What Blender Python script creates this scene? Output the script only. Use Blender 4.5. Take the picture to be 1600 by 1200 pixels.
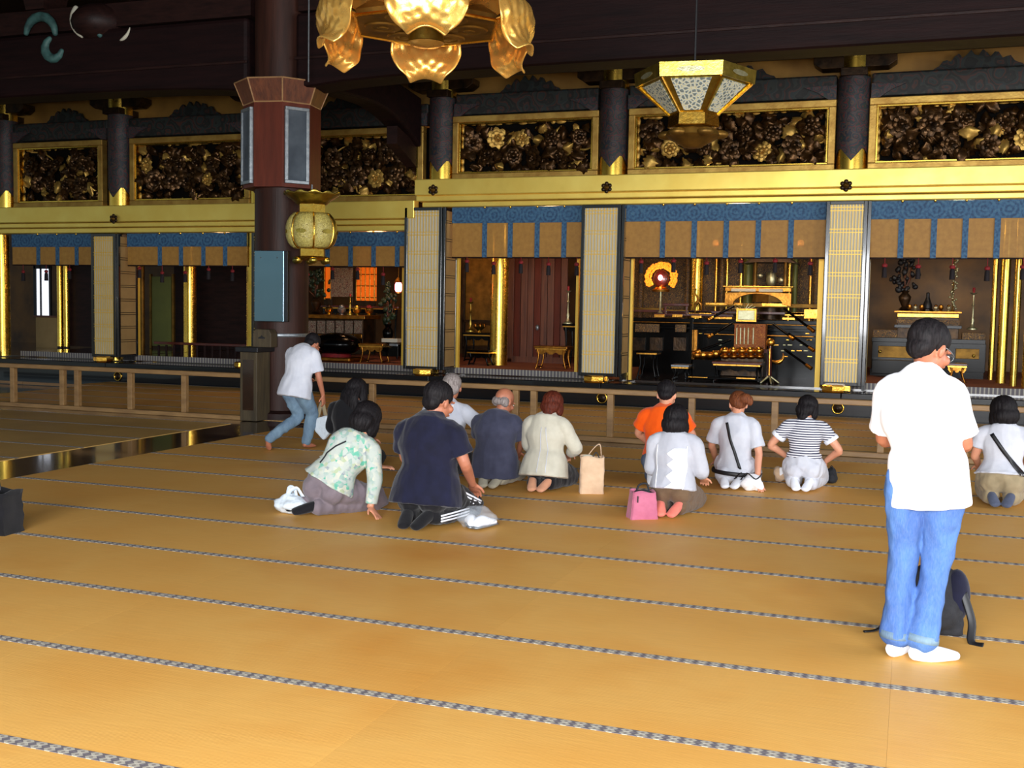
import bpy, math, random
import numpy as np
from mathutils import Vector, Matrix, noise
for o in list(bpy.data.objects): bpy.data.objects.remove(o)
SC = bpy.context.scene
COL = SC.collection
random.seed(7)
PI = math.pi
# ------------------------------------------------------------------ camera
F = 1722.85
YAW, PIT, ROL = [math.radians(a) for a in (-19.806, -3.981, 1.021)]
CH = 1.6355
CAM = Vector((0, 0, CH))
FW = Vector((math.sin(YAW)*math.cos(PIT), math.cos(YAW)*math.cos(PIT), math.sin(PIT)))
R0 = Vector((math.cos(YAW), -math.sin(YAW), 0)); U0 = R0.cross(FW)
RT = R0*math.cos(ROL) + U0*math.sin(ROL)
UP = U0*math.cos(ROL) - R0*math.sin(ROL)
cd = bpy.data.cameras.new('camera'); cam = bpy.data.objects.new('camera', cd); COL.objects.link(cam)
cam.matrix_world = Matrix(((RT.x, UP.x, -FW.x, CAM.x), (RT.y, UP.y, -FW.y, CAM.y), (RT.z, UP.z, -FW.z, CAM.z), (0, 0, 0, 1)))
cd.sensor_fit = 'HORIZONTAL'; cd.sensor_width = 36; cd.lens = F/1600*36; cd.clip_start = .05; cd.clip_end = 300
SC.camera = cam
def at(x, y, X=None, Y=None, Z=None):
    """measured point of the photograph on the plane X=, Y= or Z="""
    d = FW + RT*((x-800)/F) + UP*((600-y)/F)
    i, v = (0, X) if X is not None else (1, Y) if Y is not None else (2, Z)
    return CAM + d*((v-CAM[i])/d[i])
# ------------------------------------------------------------------ world, lights, exposure
w = bpy.data.worlds.new('world'); SC.world = w; w.use_nodes = True
wn = w.node_tree; bg = wn.nodes['Background']
sky = wn.nodes.new('ShaderNodeTexSky'); sky.sky_type = 'NISHITA'; sky.sun_elevation = math.radians(58); sky.sun_rotation = math.radians(140); sky.sun_disc = False
wn.links.new(sky.outputs[0], bg.inputs[0]); bg.inputs[1].default_value = 0.1
SC.view_settings.view_transform = 'Standard'; SC.view_settings.look = 'None'
SC.view_settings.gamma = 1; SC.view_settings.use_curve_mapping = False
SC.view_settings.exposure = 0.0
def area(name, loc, target, sx, sy, power, color):
    l = bpy.data.lights.new(name, 'AREA'); l.shape = 'RECTANGLE'; l.size = sx; l.size_y = sy; l.energy = power; l.color = color
    o = bpy.data.objects.new(name, l); COL.objects.link(o); o.location = loc
    o.rotation_euler = (Vector(target)-Vector(loc)).to_track_quat('-Z', 'Y').to_euler(); return o
def point(name, loc, power, color, r=.05):
    l = bpy.data.lights.new(name, 'POINT'); l.energy = power; l.color = color; l.shadow_soft_size = r
    o = bpy.data.objects.new(name, l); COL.objects.link(o); o.location = loc; return o
area('daylight_entrance', (0.3, -3.2, 2.3), (-1.0, 8, .5), 9, 2.8, 2250, (.95, .97, 1))
area('daylight_right_doors', (9.5, 7, 2.6), (-4, 10, .5), 10, 3.2, 860, (.97, .98, 1))
point('camera_flash', (.05, -.05, CH+.12), 260, (1, .97, .9), .03)
# ------------------------------------------------------------------ materials
def lin(c):
    return tuple(((v/255)/12.92 if v/255 <= .04045 else ((v/255+.055)/1.055)**2.4) for v in c) + (1,)
class NT:
    def __init__(s, name):
        s.m = bpy.data.materials.new(name); s.m.use_nodes = True; s.t = s.m.node_tree
        s.b = s.t.nodes['Principled BSDF']; s.co = s.n('ShaderNodeTexCoord').outputs['Object']
    def n(s, k, **kw):
        x = s.t.nodes.new(k)
        for a, v in kw.items(): setattr(x, a, v)
        return x
    def l(s, a, b): s.t.links.new(a, b)
    def set(s, **kw):
        for k, v in kw.items():
            s.b.inputs[k.replace('_', ' ')].default_value = v
    def map(s, sc=(1, 1, 1), rot=(0, 0, 0)):
        m = s.n('ShaderNodeMapping'); s.l(s.co, m.inputs[0]); m.inputs['Scale'].default_value = sc; m.inputs['Rotation'].default_value = rot; return m.outputs[0]
    def noise(s, scale, vec=None, det=3, rough=.55):
        x = s.n('ShaderNodeTexNoise'); x.inputs['Scale'].default_value = scale; x.inputs['Detail'].default_value = det; x.inputs['Roughness'].default_value = rough
        s.l(vec or s.co, x.inputs['Vector']); return x.outputs['Fac']
    def ramp(s, fac, stops, const=False):
        r = s.n('ShaderNodeValToRGB'); s.l(fac, r.inputs[0]); e = r.color_ramp.elements
        if const: r.color_ramp.interpolation = 'CONSTANT'
        while len(e) < len(stops): e.new(.5)
        for i, (p, c) in enumerate(stops): e[i].position = p; e[i].color = lin(c)
        return r.outputs[0]
    def math(s, op, a, b=None, c=None):
        x = s.n('ShaderNodeMath', operation=op)
        for i, v in enumerate((a, b, c)):
            if v is None: continue
            if isinstance(v, (int, float)): x.inputs[i].default_value = v
            else: s.l(v, x.inputs[i])
        return x.outputs[0]
    def sep(s, v=None):
        x = s.n('ShaderNodeSeparateXYZ'); s.l(v or s.co, x.inputs[0]); return x.outputs
    def mix(s, fac, a, b):
        x = s.n('ShaderNodeMix', data_type='RGBA')
        s.l(fac, x.inputs['Factor']) if not isinstance(fac, (int, float)) else setattr(x.inputs['Factor'], 'default_value', fac)
        for k, v in ((6, a), (7, b)):
            if isinstance(v, tuple): x.inputs[k].default_value = lin(v)
            else: s.l(v, x.inputs[k])
        return x.outputs[2]
    def col(s, c):
        if isinstance(c, tuple): s.b.inputs['Base Color'].default_value = lin(c)
        else: s.l(c, s.b.inputs['Base Color'])
    def bump(s, h, st=.3, d=.01):
        x = s.n('ShaderNodeBump'); x.inputs['Strength'].default_value = st; x.inputs['Distance'].default_value = d
        s.l(h, x.inputs['Height']); s.l(x.outputs[0], s.b.inputs['Normal'])
def pm(name, c1, c2=None, scale=6, rough=.6, metal=0, bump=0, bscale=40, coat=0, st=(1, 1, 1), emit=0, spec=.5, rv=0, bd=.01):
    t = NT(name); c2 = c2 or tuple(int(v*.8) for v in c1)
    v = t.map(st)
    f = t.noise(scale, v); cc = t.ramp(f, [(.3, c1), (.7, c2)]); t.col(cc)
    t.set(Roughness=rough, Metallic=metal, Coat_Weight=coat, Coat_Roughness=.06, Specular_IOR_Level=spec)
    if rv:
        r = t.math('MULTIPLY_ADD', t.noise(scale*2.3, v), rv, rough-rv/2); t.l(r, t.b.inputs['Roughness'])
    if bump: t.bump(t.noise(bscale, v), bump, bd)
    if emit: t.l(cc, t.b.inputs['Emission Color']); t.set(Emission_Strength=emit)
    return t.m
M = {}
M['gold'] = pm('gold', (246, 208, 96), (228, 184, 74), 3, .27, 1, .03, 14, rv=.14)
M['gold_bright'] = pm('gold_bright', (250, 205, 95), (238, 180, 66), 8, .22, 1, .25, 26, rv=.1)
M['gold_leaf'] = pm('gold_leaf', (206, 170, 88), (170, 130, 62), 5, .5, .75, .3, 30, rv=.2)
M['gold_tie'] = pm('gold_tie_beam', (255, 228, 118), (246, 212, 100), 2, .4, .62, .1, 9, rv=.12)
M['gold_slat'] = pm('gold_slat', (240, 200, 84), (230, 186, 70), 3, .45, .35)
M['gold_in_shade'] = pm('gold_inner_shade', (196, 134, 54), (140, 90, 36), 9, .34, 1, .35, 30, rv=.2)  # gold darkened in colour to stand for the dim light inside the bays
M['gold_warm'] = pm('gold_warm', (240, 178, 78), (206, 144, 56), 9, .3, 1, .3, 34, rv=.2)  # brighter bay gold, dim warm interior light put into its colour
M['lacquer_in'] = pm('lacquer_inner', (3, 3, 4), (5, 5, 6), 2, .2, 0, spec=.14)
M['wood_grey'] = pm('wood_weathered', (84, 72, 52), (60, 52, 40), 3, .6, 0, .3, 14, st=(5, 5, .6), spec=.25)
M['gold_dull'] = pm('gold_dull', (150, 112, 46), (98, 72, 30), 5, .5, .8, .3, 18)
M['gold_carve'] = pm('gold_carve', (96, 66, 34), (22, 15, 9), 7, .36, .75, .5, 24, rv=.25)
M['gold_dark'] = pm('gold_dark', (74, 52, 28), (20, 14, 9), 6, .4, .6, .5, 20)
M['brass'] = pm('brass', (214, 190, 92), (160, 140, 62), 9, .34, 1, .25, 40, rv=.2)
M['brass_pale'] = pm('brass_pale', (206, 204, 170), (176, 172, 128), 12, .4, .85, .3, 60)
M['lacquer'] = pm('lacquer', (7, 11, 17), (11, 16, 23), 2, .22, 0, coat=.5)
M['lacquer_red'] = pm('lacquer_red', (92, 30, 24), (60, 18, 16), 4, .3, 0, coat=.5)
M['wood_dark'] = pm('wood_dark', (44, 25, 22), (28, 16, 15), 3, .5, 0, .25, 14, st=(1, 6, 6), spec=.2)
M['wood_beam'] = pm('wood_beam', (33, 17, 17), (20, 11, 12), 2, .6, 0, .3, 9, st=(.5, 5, 5), spec=.12)
M['wood_pillar'] = pm('wood_pillar', (60, 34, 26), (42, 24, 19), 2.5, .5, 0, .2, 9, st=(5, 5, .5), spec=.22)
M['wood_floor_dark'] = pm('wood_floor_dark', (52, 32, 20), (34, 21, 14), 3, .14, 0, .06, 6, st=(3, .6, 3), coat=.6)
M['wood_rail'] = pm('wood_rail', (158, 122, 76), (128, 96, 60), 3, .5, 0, .2, 14, st=(1, 5, 5))
M['wood_pale'] = pm('wood_pale', (168, 130, 88), (140, 104, 70), 3, .5, 0, .2, 14, st=(.6, 6, 6))
M['wood_red'] = pm('wood_red', (98, 44, 30), (80, 36, 25), 3, .5, 0, .15, 20, st=(4, 4, .5), spec=.2)
M['wood_brown'] = pm('wood_brown', (110, 60, 34), (74, 38, 22), 3, .5, 0, .25, 14, st=(6, 6, .5))
M['ochre'] = pm('ochre_wall', (186, 140, 66), (150, 110, 52), 2, .55, .3)
M['paper'] = pm('paper', (202, 198, 180), (192, 187, 168), 2, .8)
M['paper_tan'] = pm('paper_tan', (170, 140, 90), (150, 122, 76), 2, .7, .2)
M['steel'] = pm('steel', (150, 156, 160), (118, 124, 130), 20, .4, .7)
M['black'] = pm('black', (14, 14, 16), (22, 22, 26), 8, .5)
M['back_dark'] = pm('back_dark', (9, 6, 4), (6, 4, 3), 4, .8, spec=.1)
M['charcoal'] = pm('charcoal', (36, 37, 42), (24, 25, 30), 30, .85, bump=.3, bscale=200)
M['red_cord'] = pm('red_cord', (150, 24, 30), (104, 14, 20), 20, .7)
M['tassel_black'] = pm('tassel_black', (26, 14, 20), (14, 8, 12), 20, .8)
M['leaf_green'] = pm('leaf_green', (30, 52, 26), (16, 30, 14), 12, .5)
M['carpet_red'] = pm('carpet_red', (150, 84, 44), (128, 68, 36), 4, .85, bump=.2, bscale=120)
M['skin'] = pm('skin', (214, 152, 120), (200, 134, 104), 8, .5, bump=.08, bscale=60)
M['skin_tan'] = pm('skin_tan', (176, 112, 84), (160, 98, 72), 8, .5, bump=.08, bscale=60)
M['eye'] = pm('eye_dark', (40, 28, 24), (24, 16, 14), 20, .2)
M['eye_white'] = pm('eye_white', (226, 222, 216), (216, 210, 204), 20, .3)
M['lip'] = pm('lip', (178, 98, 88), (166, 88, 80), 20, .5)
M['window_light'] = pm('window_paper_lit', (240, 244, 255), (232, 238, 252), 1, .8, emit=1.1)
def hair_mat(name, c1, c2):
    t = NT(name); v = t.map((1, 1, .12)); f = t.noise(120, v, 2)
    t.col(t.ramp(f, [(.35, c1), (.7, c2)])); t.set(Roughness=.62, Specular_IOR_Level=.16); t.bump(f, .4, .004); return t.m
M['hair_black'] = hair_mat('hair_black', (14, 12, 14), (32, 28, 30))
M['hair_brown'] = hair_mat('hair_brown', (62, 24, 14), (96, 40, 24))
M['hair_auburn'] = hair_mat('hair_auburn', (84, 44, 24), (126, 72, 42))
M['hair_grey'] = hair_mat('hair_grey', (110, 100, 96), (160, 150, 146))
def cloth(name, c1, c2, b=.25, sc=260, rough=.85):
    t = NT(name); f = t.noise(9, None, 4); t.col(t.ramp(f, [(.3, c1), (.7, c2)])); t.set(Roughness=rough, Specular_IOR_Level=.2)
    t.b.inputs['Sheen Weight'].default_value = .15
    h = t.math('ADD', t.math('MULTIPLY', t.noise(sc, None, 2), .25), t.noise(14, None, 4)); t.bump(h, b, .012); return t.m
M['tee_white'] = cloth('tee_white', (247, 247, 250), (240, 241, 246), .12)
M['shirt_white'] = cloth('shirt_white', (206, 208, 216), (190, 193, 204))
M['sheer_white'] = cloth('sheer_white', (184, 186, 194), (172, 174, 184))
M['jacket_cream'] = cloth('jacket_cream', (198, 193, 176), (182, 177, 160))
M['navy'] = cloth('navy_cloth', (22, 24, 48), (16, 17, 34))
M['slate'] = cloth('slate_cloth', (68, 70, 90), (54, 56, 74))
M['orange'] = cloth('orange_cloth', (250, 96, 10), (238, 84, 6), .15)
M['khaki'] = cloth('khaki_cloth', (158, 142, 112), (140, 126, 98))
M['grey_trouser'] = cloth('grey_trouser', (124, 112, 118), (104, 94, 100))
M['brown_trouser'] = cloth('brown_trouser', (110, 88, 66), (92, 72, 54))
M['pale_trouser'] = cloth('pale_trouser', (170, 162, 142), (150, 144, 126))
M['black_cloth'] = cloth('black_cloth', (20, 19, 24), (12, 12, 15))
M['pink_skin_sock'] = cloth('peach_stocking', (232, 128, 110), (214, 110, 96), .1)
M['beige_stocking'] = cloth('beige_stocking', (206, 152, 118), (190, 134, 104), .1)
M['sock_white'] = cloth('sock_white', (240, 242, 248), (226, 230, 240))
M['sock_grey'] = cloth('sock_grey', (84, 92, 112), (66, 72, 92))
M['canvas_beige'] = cloth('canvas_beige', (212, 182, 150), (192, 160, 130), .4)
M['pink_fabric'] = cloth('pink_fabric', (188, 108, 132), (170, 92, 116), .4)
def jeans(name, c1, c2):
    t = NT(name); f = t.noise(5, t.map((1, 1, .4)), 5, .65); g = t.noise(180, t.map((1, 1, .2)), 2)
    c = t.mix(t.math('MULTIPLY', g, .14), t.ramp(f, [(.3, c1), (.68, c2)]), (210, 220, 235)); t.col(c); t.set(Roughness=.85, Specular_IOR_Level=.2)
    t.bump(t.math('ADD', t.noise(11, t.map((1, 1, .6)), 4), t.math('MULTIPLY', g, .15)), .4, .014); return t.m
M['jeans'] = jeans('jeans_blue', (28, 70, 138), (66, 114, 180))
M['jeans_teal'] = jeans('jeans_faded', (66, 92, 118), (112, 140, 156))
M['jeans_dark'] = jeans('jeans_dark', (48, 62, 88), (84, 96, 118))
def stripes():
    t = NT('striped_jersey'); z = t.sep()[2]
    f = t.math('FRACT', t.math('ADD', t.math('MULTIPLY', z, 46), t.math('MULTIPLY', t.noise(5), .6)))
    t.col(t.ramp(f, [(0, (60, 62, 84)), (.5, (232, 232, 238))], True)); t.set(Roughness=.85); t.bump(t.noise(12), .25, .01); return t.m
M['stripes'] = stripes()
def floral():
    t = NT('floral_print'); v = t.n('ShaderNodeTexVoronoi'); v.inputs['Scale'].default_value = 34; t.l(t.co, v.inputs['Vector'])
    s = t.sep(v.outputs['Color'])
    c = t.ramp(s[0], [(0, (178, 186, 180)), (.35, (196, 196, 180)), (.55, (146, 170, 162)), (.72, (96, 172, 148)), (.86, (166, 178, 146)), (.95, (124, 134, 146))], True)
    big = t.noise(11); c2 = t.mix(t.ramp(big, [(.45, (0, 0, 0)), (.6, (255, 255, 255))]), c, (178, 186, 178))
    t.col(c2); t.set(Roughness=.85); t.bump(t.noise(16, None, 4), .3, .012); return t.m
M['floral'] = floral()
def tatami(name, c1, c2, c3):
    t = NT(name); oi = t.n('ShaderNodeObjectInfo').outputs['Random']
    g = t.n('ShaderNodeNewGeometry').outputs['Position']
    wv = t.n('ShaderNodeTexWave', wave_type='BANDS', bands_direction='Y'); wv.inputs['Scale'].default_value = 34; wv.inputs['Distortion'].default_value = .6; t.l(t.co, wv.inputs['Vector'])
    big = t.noise(.55, g, 4); fine = t.noise(60, t.map((.08, 1, 1)), 3)
    c = t.ramp(big, [(.3, c1), (.5, c2), (.7, c3)])
    c = t.mix(t.math('MULTIPLY', fine, .26), c, (150, 100, 44)); c = t.mix(t.math('MULTIPLY', wv.outputs['Fac'], .04), c, (110, 78, 36))
    c = t.mix(t.math('MULTIPLY', oi, .12), c, (150, 118, 66)); t.col(c); t.set(Roughness=.52, Specular_IOR_Level=.35)
    t.bump(t.math('ADD', t.math('MULTIPLY', wv.outputs['Fac'], .3), fine), .2, .003); return t.m
M['tatami'] = tatami('tatami_rush', (238, 172, 80), (243, 186, 97), (230, 158, 66))
M['tatami_shaded'] = tatami('tatami_rush_shaded', (196, 154, 84), (204, 162, 92), (184, 144, 78))  # same rush, with the dimmer light on the left put into its colour
def border():
    t = NT('tatami_border_cloth'); s = t.sep()
    a = t.math('FRACT', t.math('MULTIPLY', s[0], 1/.062)); b = t.math('FRACT', t.math('MULTIPLY', s[1], 1/.031))
    da = t.math('ABSOLUTE', t.math('SUBTRACT', a, .5)); db = t.math('ABSOLUTE', t.math('SUBTRACT', b, .5))
    r = t.math('ADD', da, t.math('MULTIPLY', db, .55)); c = t.ramp(r, [(0, (104, 98, 102)), (.34, (172, 166, 152)), (.62, (132, 124, 118))], True)
    t.col(c); t.set(Roughness=.75); t.bump(r, .2, .002); return t.m
M['border'] = border()
def brocade():
    t = NT('blue_brocade'); s = t.sep()
    v = t.n('ShaderNodeCombineXYZ'); t.l(s[0], v.inputs[0]); t.l(s[2], v.inputs[1])
    a = t.math('SUBTRACT', t.math('FRACT', t.math('MULTIPLY', s[0], 1/.34)), .5); a = t.math('MULTIPLY', a, .34)
    d = t.math('SQRT', t.math('ADD', t.math('MULTIPLY', a, a), t.math('MULTIPLY', s[2], s[2])))
    f = t.math('SINE', t.math('MULTIPLY', d, 95)); n = t.noise(30)
    c = t.ramp(t.math('ADD', t.math('MULTIPLY', f, .11), n), [(.3, (34, 66, 100)), (.55, (54, 96, 132)), (.8, (72, 112, 136))]); t.col(c); t.set(Roughness=.7); return t.m
M['brocade'] = brocade()
def blind():
    t = NT('bamboo_blind'); wv = t.n('ShaderNodeTexWave', bands_direction='Z'); wv.inputs['Scale'].default_value = 30; t.l(t.co, wv.inputs['Vector'])
    n = t.noise(12); c = t.ramp(t.math('ADD', t.math('MULTIPLY', wv.outputs['Fac'], .3), t.math('MULTIPLY', n, .7)), [(.25, (158, 112, 50)), (.7, (190, 142, 66))])
    t.col(c); t.set(Roughness=.6); t.l(t.math('MULTIPLY_ADD', wv.outputs['Fac'], .25, .68), t.b.inputs['Alpha']); return t.m
M['blind'] = blind()
def painted(name, sc, cols, rough=.6):
    t = NT(name); v = t.n('ShaderNodeTexVoronoi', feature='F1'); v.inputs['Scale'].default_value = sc
    w_ = t.n('ShaderNodeVectorMath', operation='ADD'); nn = t.n('ShaderNodeTexNoise'); nn.inputs['Scale'].default_value = sc*.8; t.l(t.co, nn.inputs['Vector'])
    mu = t.n('ShaderNodeVectorMath', operation='SCALE'); mu.inputs['Scale'].default_value = .22; t.l(nn.outputs['Color'], mu.inputs[0])
    t.l(t.co, w_.inputs[0]); t.l(mu.outputs[0], w_.inputs[1]); t.l(w_.outputs[0], v.inputs['Vector'])
    f = t.math('FRACT', t.math('MULTIPLY', v.outputs['Distance'], 2.6))
    n = len(cols); t.col(t.ramp(f, [(i/n, c) for i, c in enumerate(cols)], True)); t.set(Roughness=rough); t.bump(f, .3, .01); return t.m
M['paint_beam'] = painted('painted_beam', 4.5, [(20, 22, 20), (34, 40, 36), (26, 38, 40), (60, 34, 26), (24, 26, 24)])
M['paint_column'] = painted('painted_column', 6.5, [(28, 32, 44), (66, 50, 44), (36, 44, 52), (80, 36, 36), (32, 46, 42)])
M['paint_altar'] = painted('painted_altar', 14, [(120, 84, 36), (40, 22, 18), (172, 130, 56), (70, 34, 26), (44, 52, 44)])
M['mural'] = pm('mural_panel', (112, 78, 36), (62, 44, 26), 1.6, .5, .4, .2, 6)
M['brocade_white'] = painted('brocade_white', 16, [(150, 140, 122), (70, 50, 40), (120, 40, 30), (178, 166, 140), (90, 70, 50)])
def plastic(name, c, tr, al):
    t = NT(name); t.col(c); t.set(Roughness=.25, Transmission_Weight=tr, Alpha=al, IOR=1.2); t.bump(t.noise(26, None, 4), .6, .02); return t.m
M['bag_clear'] = plastic('clear_plastic', (214, 222, 230), 0, .2)
M['bag_white'] = plastic('white_plastic', (226, 236, 244), .1, .9)
M['board'] = pm('glossy_board', (112, 146, 164), (98, 132, 150), 1, .2, .85)
def lamp_mat(name, c, e):
    t = NT(name); t.col(c); t.b.inputs['Emission Color'].default_value = lin(c); t.set(Emission_Strength=e); return t.m
M['lamp_warm'] = lamp_mat('lamp_warm', (255, 150, 60), 6)
M['lamp_pink'] = lamp_mat('lamp_pink', (255, 120, 130), 9)
M['lamp_gold'] = lamp_mat('lit_gold', (255, 150, 36), 1.0)
M['lamp_amber'] = lamp_mat('lit_amber_screen', (240, 110, 20), .55)
def louvre():
    t = NT('grille_cloth'); t.col(t.ramp(t.noise(3), [(.3, (96, 106, 116)), (.7, (66, 74, 84))])); t.set(Roughness=.5, Metallic=.4)
    wv = t.n('ShaderNodeTexWave', bands_direction='Z'); wv.inputs['Scale'].default_value = 60; t.l(t.co, wv.inputs['Vector']); t.bump(wv.outputs['Fac'], .4, .004); return t.m
M['grille'] = louvre()
def fret():
    t = NT('pierced_grille'); v = t.n('ShaderNodeTexVoronoi', feature='DISTANCE_TO_EDGE'); v.inputs['Scale'].default_value = 22; t.l(t.co, v.inputs['Vector'])
    t.col(t.ramp(v.outputs['Distance'], [(0, (214, 204, 150)), (.12, (206, 216, 214)), (.2, (120, 132, 130))])); t.set(Roughness=.5, Metallic=.3)
    t.bump(v.outputs['Distance'], .6, .02); return t.m
M['fret'] = fret()
M['laceprint'] = painted('lantern_lace', 22, [(206, 186, 92), (160, 150, 84), (112, 92, 36), (216, 198, 112), (184, 176, 110)], .4)
# ------------------------------------------------------------------ geometry helpers
class MB:
    def __init__(s): s.v = []; s.f = []
    def add(s, vs, fs):
        o = len(s.v); s.v += [tuple(v) for v in vs]; s.f += [tuple(i+o for i in f) for f in fs]; return s
    def box(s, c, d, rot=None, taper=1.0):
        x, y, z = [k/2 for k in d]; vs = []
        for k, q in ((-1, 1.0), (1, taper)):
            for a, b in ((-1, -1), (1, -1), (1, 1), (-1, 1)): vs.append(Vector((a*x*q, b*y*q, k*z)))
        if rot: R_ = rot if isinstance(rot, Matrix) else Matrix.Rotation(rot, 3, 'Z'); vs = [R_ @ v for v in vs]
        c = Vector(c); return s.add([v+c for v in vs], [(3, 2, 1, 0), (4, 5, 6, 7), (0, 1, 5, 4), (1, 2, 6, 5), (2, 3, 7, 6), (3, 0, 4, 7)])
    def bb(s, a, b):
        return s.box([(p+q)/2 for p, q in zip(a, b)], [abs(q-p) for p, q in zip(a, b)])
    def lathe(s, prof, c=(0, 0, 0), n=16, sq=None, ph=0, ax=None):
        c = Vector(c); vs = []; fs = []
        for r, z in prof:
            for i in range(n):
                a = 2*PI*i/n+ph; v = Vector((r*math.cos(a), r*math.sin(a), z))
                if ax: v = ax @ v
                vs.append(v+c)
        m = len(prof)
        for j in range(m-1):
            for i in range(n):
                k = (i+1) % n; fs.append((j*n+i, j*n+k, (j+1)*n+k, (j+1)*n+i))
        fs.append(tuple(range(n-1, -1, -1))); fs.append(tuple((m-1)*n+i for i in range(n))); return s.add(vs, fs)
    def cyl(s, a, b, r0, r1=None, n=10):
        return s.tube([a, b], [r0, r1 if r1 is not None else r0], n)
    def tube(s, pts, rad, n=10, lat=None, sub=0, cap=False, flat=False):
        """closed tube; rad entries are r or (r_lateral, r_depth)"""
        P = [Vector(p) for p in pts]; Rr = [(r, r) if isinstance(r, (int, float)) else tuple(r) for r in rad]
        if sub: P, Rr = catmull(P, Rr, sub)
        if cap:
            t0 = (P[0]-P[1]).normalized(); t1 = (P[-1]-P[-2]).normalized(); r0 = min(Rr[0]); r1 = min(Rr[-1])
            P = [P[0]+t0*r0*.62, P[0]+t0*r0*.4]+P+[P[-1]+t1*r1*.4, P[-1]+t1*r1*.62]
            Rr = [tuple(k*.3 for k in Rr[0]), tuple(k*.75 for k in Rr[0])]+Rr+[tuple(k*.75 for k in Rr[-1]), tuple(k*.3 for k in Rr[-1])]
        vs = []; fs = []; pl = None; m = len(P)
        for i, p in enumerate(P):
            t = (P[min(i+1, m-1)]-P[max(i-1, 0)]).normalized()
            if lat is not None: l = Vector(lat[min(len(lat)-1, round(i*(len(lat)-1)/max(1, m-1)))]) if isinstance(lat, list) else Vector(lat)
            else: l = pl if pl is not None else (Vector((0, 0, 1)).cross(t) if abs(t.z) < .9 else Vector((1, 0, 0)))
            l = (l-t*l.dot(t))
            l = l.normalized() if l.length > 1e-6 else t.orthogonal().normalized()
            pl = l; d = t.cross(l)
            for k in range(n):
                a = 2*PI*k/n; vs.append(p+l*(Rr[i][0]*math.cos(a))+d*(Rr[i][1]*math.sin(a)))
        for j in range(m-1):
            for i in range(n):
                k = (i+1) % n; fs.append((j*n+i, j*n+k, (j+1)*n+k, (j+1)*n+i))
        fs.append(tuple(range(n-1, -1, -1))); fs.append(tuple((m-1)*n+i for i in range(n))); return s.add(vs, fs)
    def ball(s, c, r, n=12, m=8, rot=None):
        r = (r, r, r) if isinstance(r, (int, float)) else r; c = Vector(c); vs = [Vector((0, 0, -r[2]))]
        for j in range(1, m):
            b = -PI/2+PI*j/m
            for i in range(n):
                a = 2*PI*i/n; vs.append(Vector((r[0]*math.cos(a)*math.cos(b), r[1]*math.sin(a)*math.cos(b), r[2]*math.sin(b))))
        vs.append(Vector((0, 0, r[2]))); fs = []
        for i in range(n): k = (i+1) % n; fs.append((0, 1+k, 1+i)); fs.append((len(vs)-1, 1+(m-2)*n+i, 1+(m-2)*n+k))
        for j in range(m-2):
            for i in range(n): k = (i+1) % n; fs.append((1+j*n+i, 1+j*n+k, 1+(j+1)*n+k, 1+(j+1)*n+i))
        if rot: vs = [rot @ v for v in vs]
        return s.add([v+c for v in vs], fs)
    def prism(s, poly, a, b, axis='Y'):
        """poly of (u, w) extruded from a to b along axis"""
        def P(u, w_, t): return {'Y': (u, t, w_), 'X': (t, u, w_), 'Z': (u, w_, t)}[axis]
        n = len(poly); vs = [P(u, w_, a) for u, w_ in poly]+[P(u, w_, b) for u, w_ in poly]
        fs = [tuple(range(n)), tuple(range(2*n-1, n-1, -1))]+[(i, n+i, n+(i+1) % n, (i+1) % n) for i in range(n)]
        return s.add(vs, fs)
    def grid(s, fn, nu, nv):
        vs = [fn(i/nu, j/nv) for j in range(nv+1) for i in range(nu+1)]
        return s.add(vs, [(j*(nu+1)+i, j*(nu+1)+i+1, (j+1)*(nu+1)+i+1, (j+1)*(nu+1)+i) for j in range(nv) for i in range(nu)])
    def mesh(s, name, off=(0, 0, 0)):
        me = bpy.data.meshes.new(name); o = Vector(off)
        me.from_pydata([(v[0]-o.x, v[1]-o.y, v[2]-o.z) for v in s.v], [], s.f)
        import bmesh
        b = bmesh.new(); b.from_mesh(me); bmesh.ops.recalc_face_normals(b, faces=b.faces); b.to_mesh(me); b.free()
        return me
    def build(s, name, m, parent=None, smooth=None, kind=None, bevel=0, world=False, label=None, solid=0):
        me = s.mesh(name, parent.matrix_basis.translation if (world and parent) else (0, 0, 0))
        o = link(name, me, m, parent, smooth)
        if kind: o['kind'] = kind
        if label: o['label'] = label
        if bevel:
            b = o.modifiers.new('b', 'BEVEL'); b.width = bevel; b.segments = 2; b.limit_method = 'ANGLE'
        if solid:
            b = o.modifiers.new('s', 'SOLIDIFY'); b.thickness = solid
        return o
def catmull(P, R_, k):
    o = []; q = []; n = len(P)
    for i in range(n-1):
        a, b, c, d = P[max(i-1, 0)], P[i], P[i+1], P[min(i+2, n-1)]; ra, rb, rc, rd = R_[max(i-1, 0)], R_[i], R_[i+1], R_[min(i+2, n-1)]
        for j in range(k):
            t = j/k; f = lambda a, b, c, d: .5*((2*b)+(c-a)*t+(2*a-5*b+4*c-d)*t*t+(3*b-a-3*c+d)*t*t*t)
            o.append(f(a, b, c, d)); q.append(tuple(max(.002, f(ra[z], rb[z], rc[z], rd[z])) for z in (0, 1)))
    o.append(P[-1]); q.append(R_[-1]); return o, q
def link(name, me, m, parent=None, smooth=None):
    if m and not me.materials: me.materials.append(M[m] if isinstance(m, str) else m)
    o = bpy.data.objects.new(name, me); COL.objects.link(o)
    if parent: o.parent = parent
    if smooth:
        me.polygons.foreach_set('use_smooth', [True]*len(me.polygons))
        if smooth is not True: me.set_sharp_from_angle(angle=math.radians(smooth))
    return o
def tag(o, label, cat, group=None):
    o['label'] = label; o['category'] = cat
    if group: o['group'] = group
    return o
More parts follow.
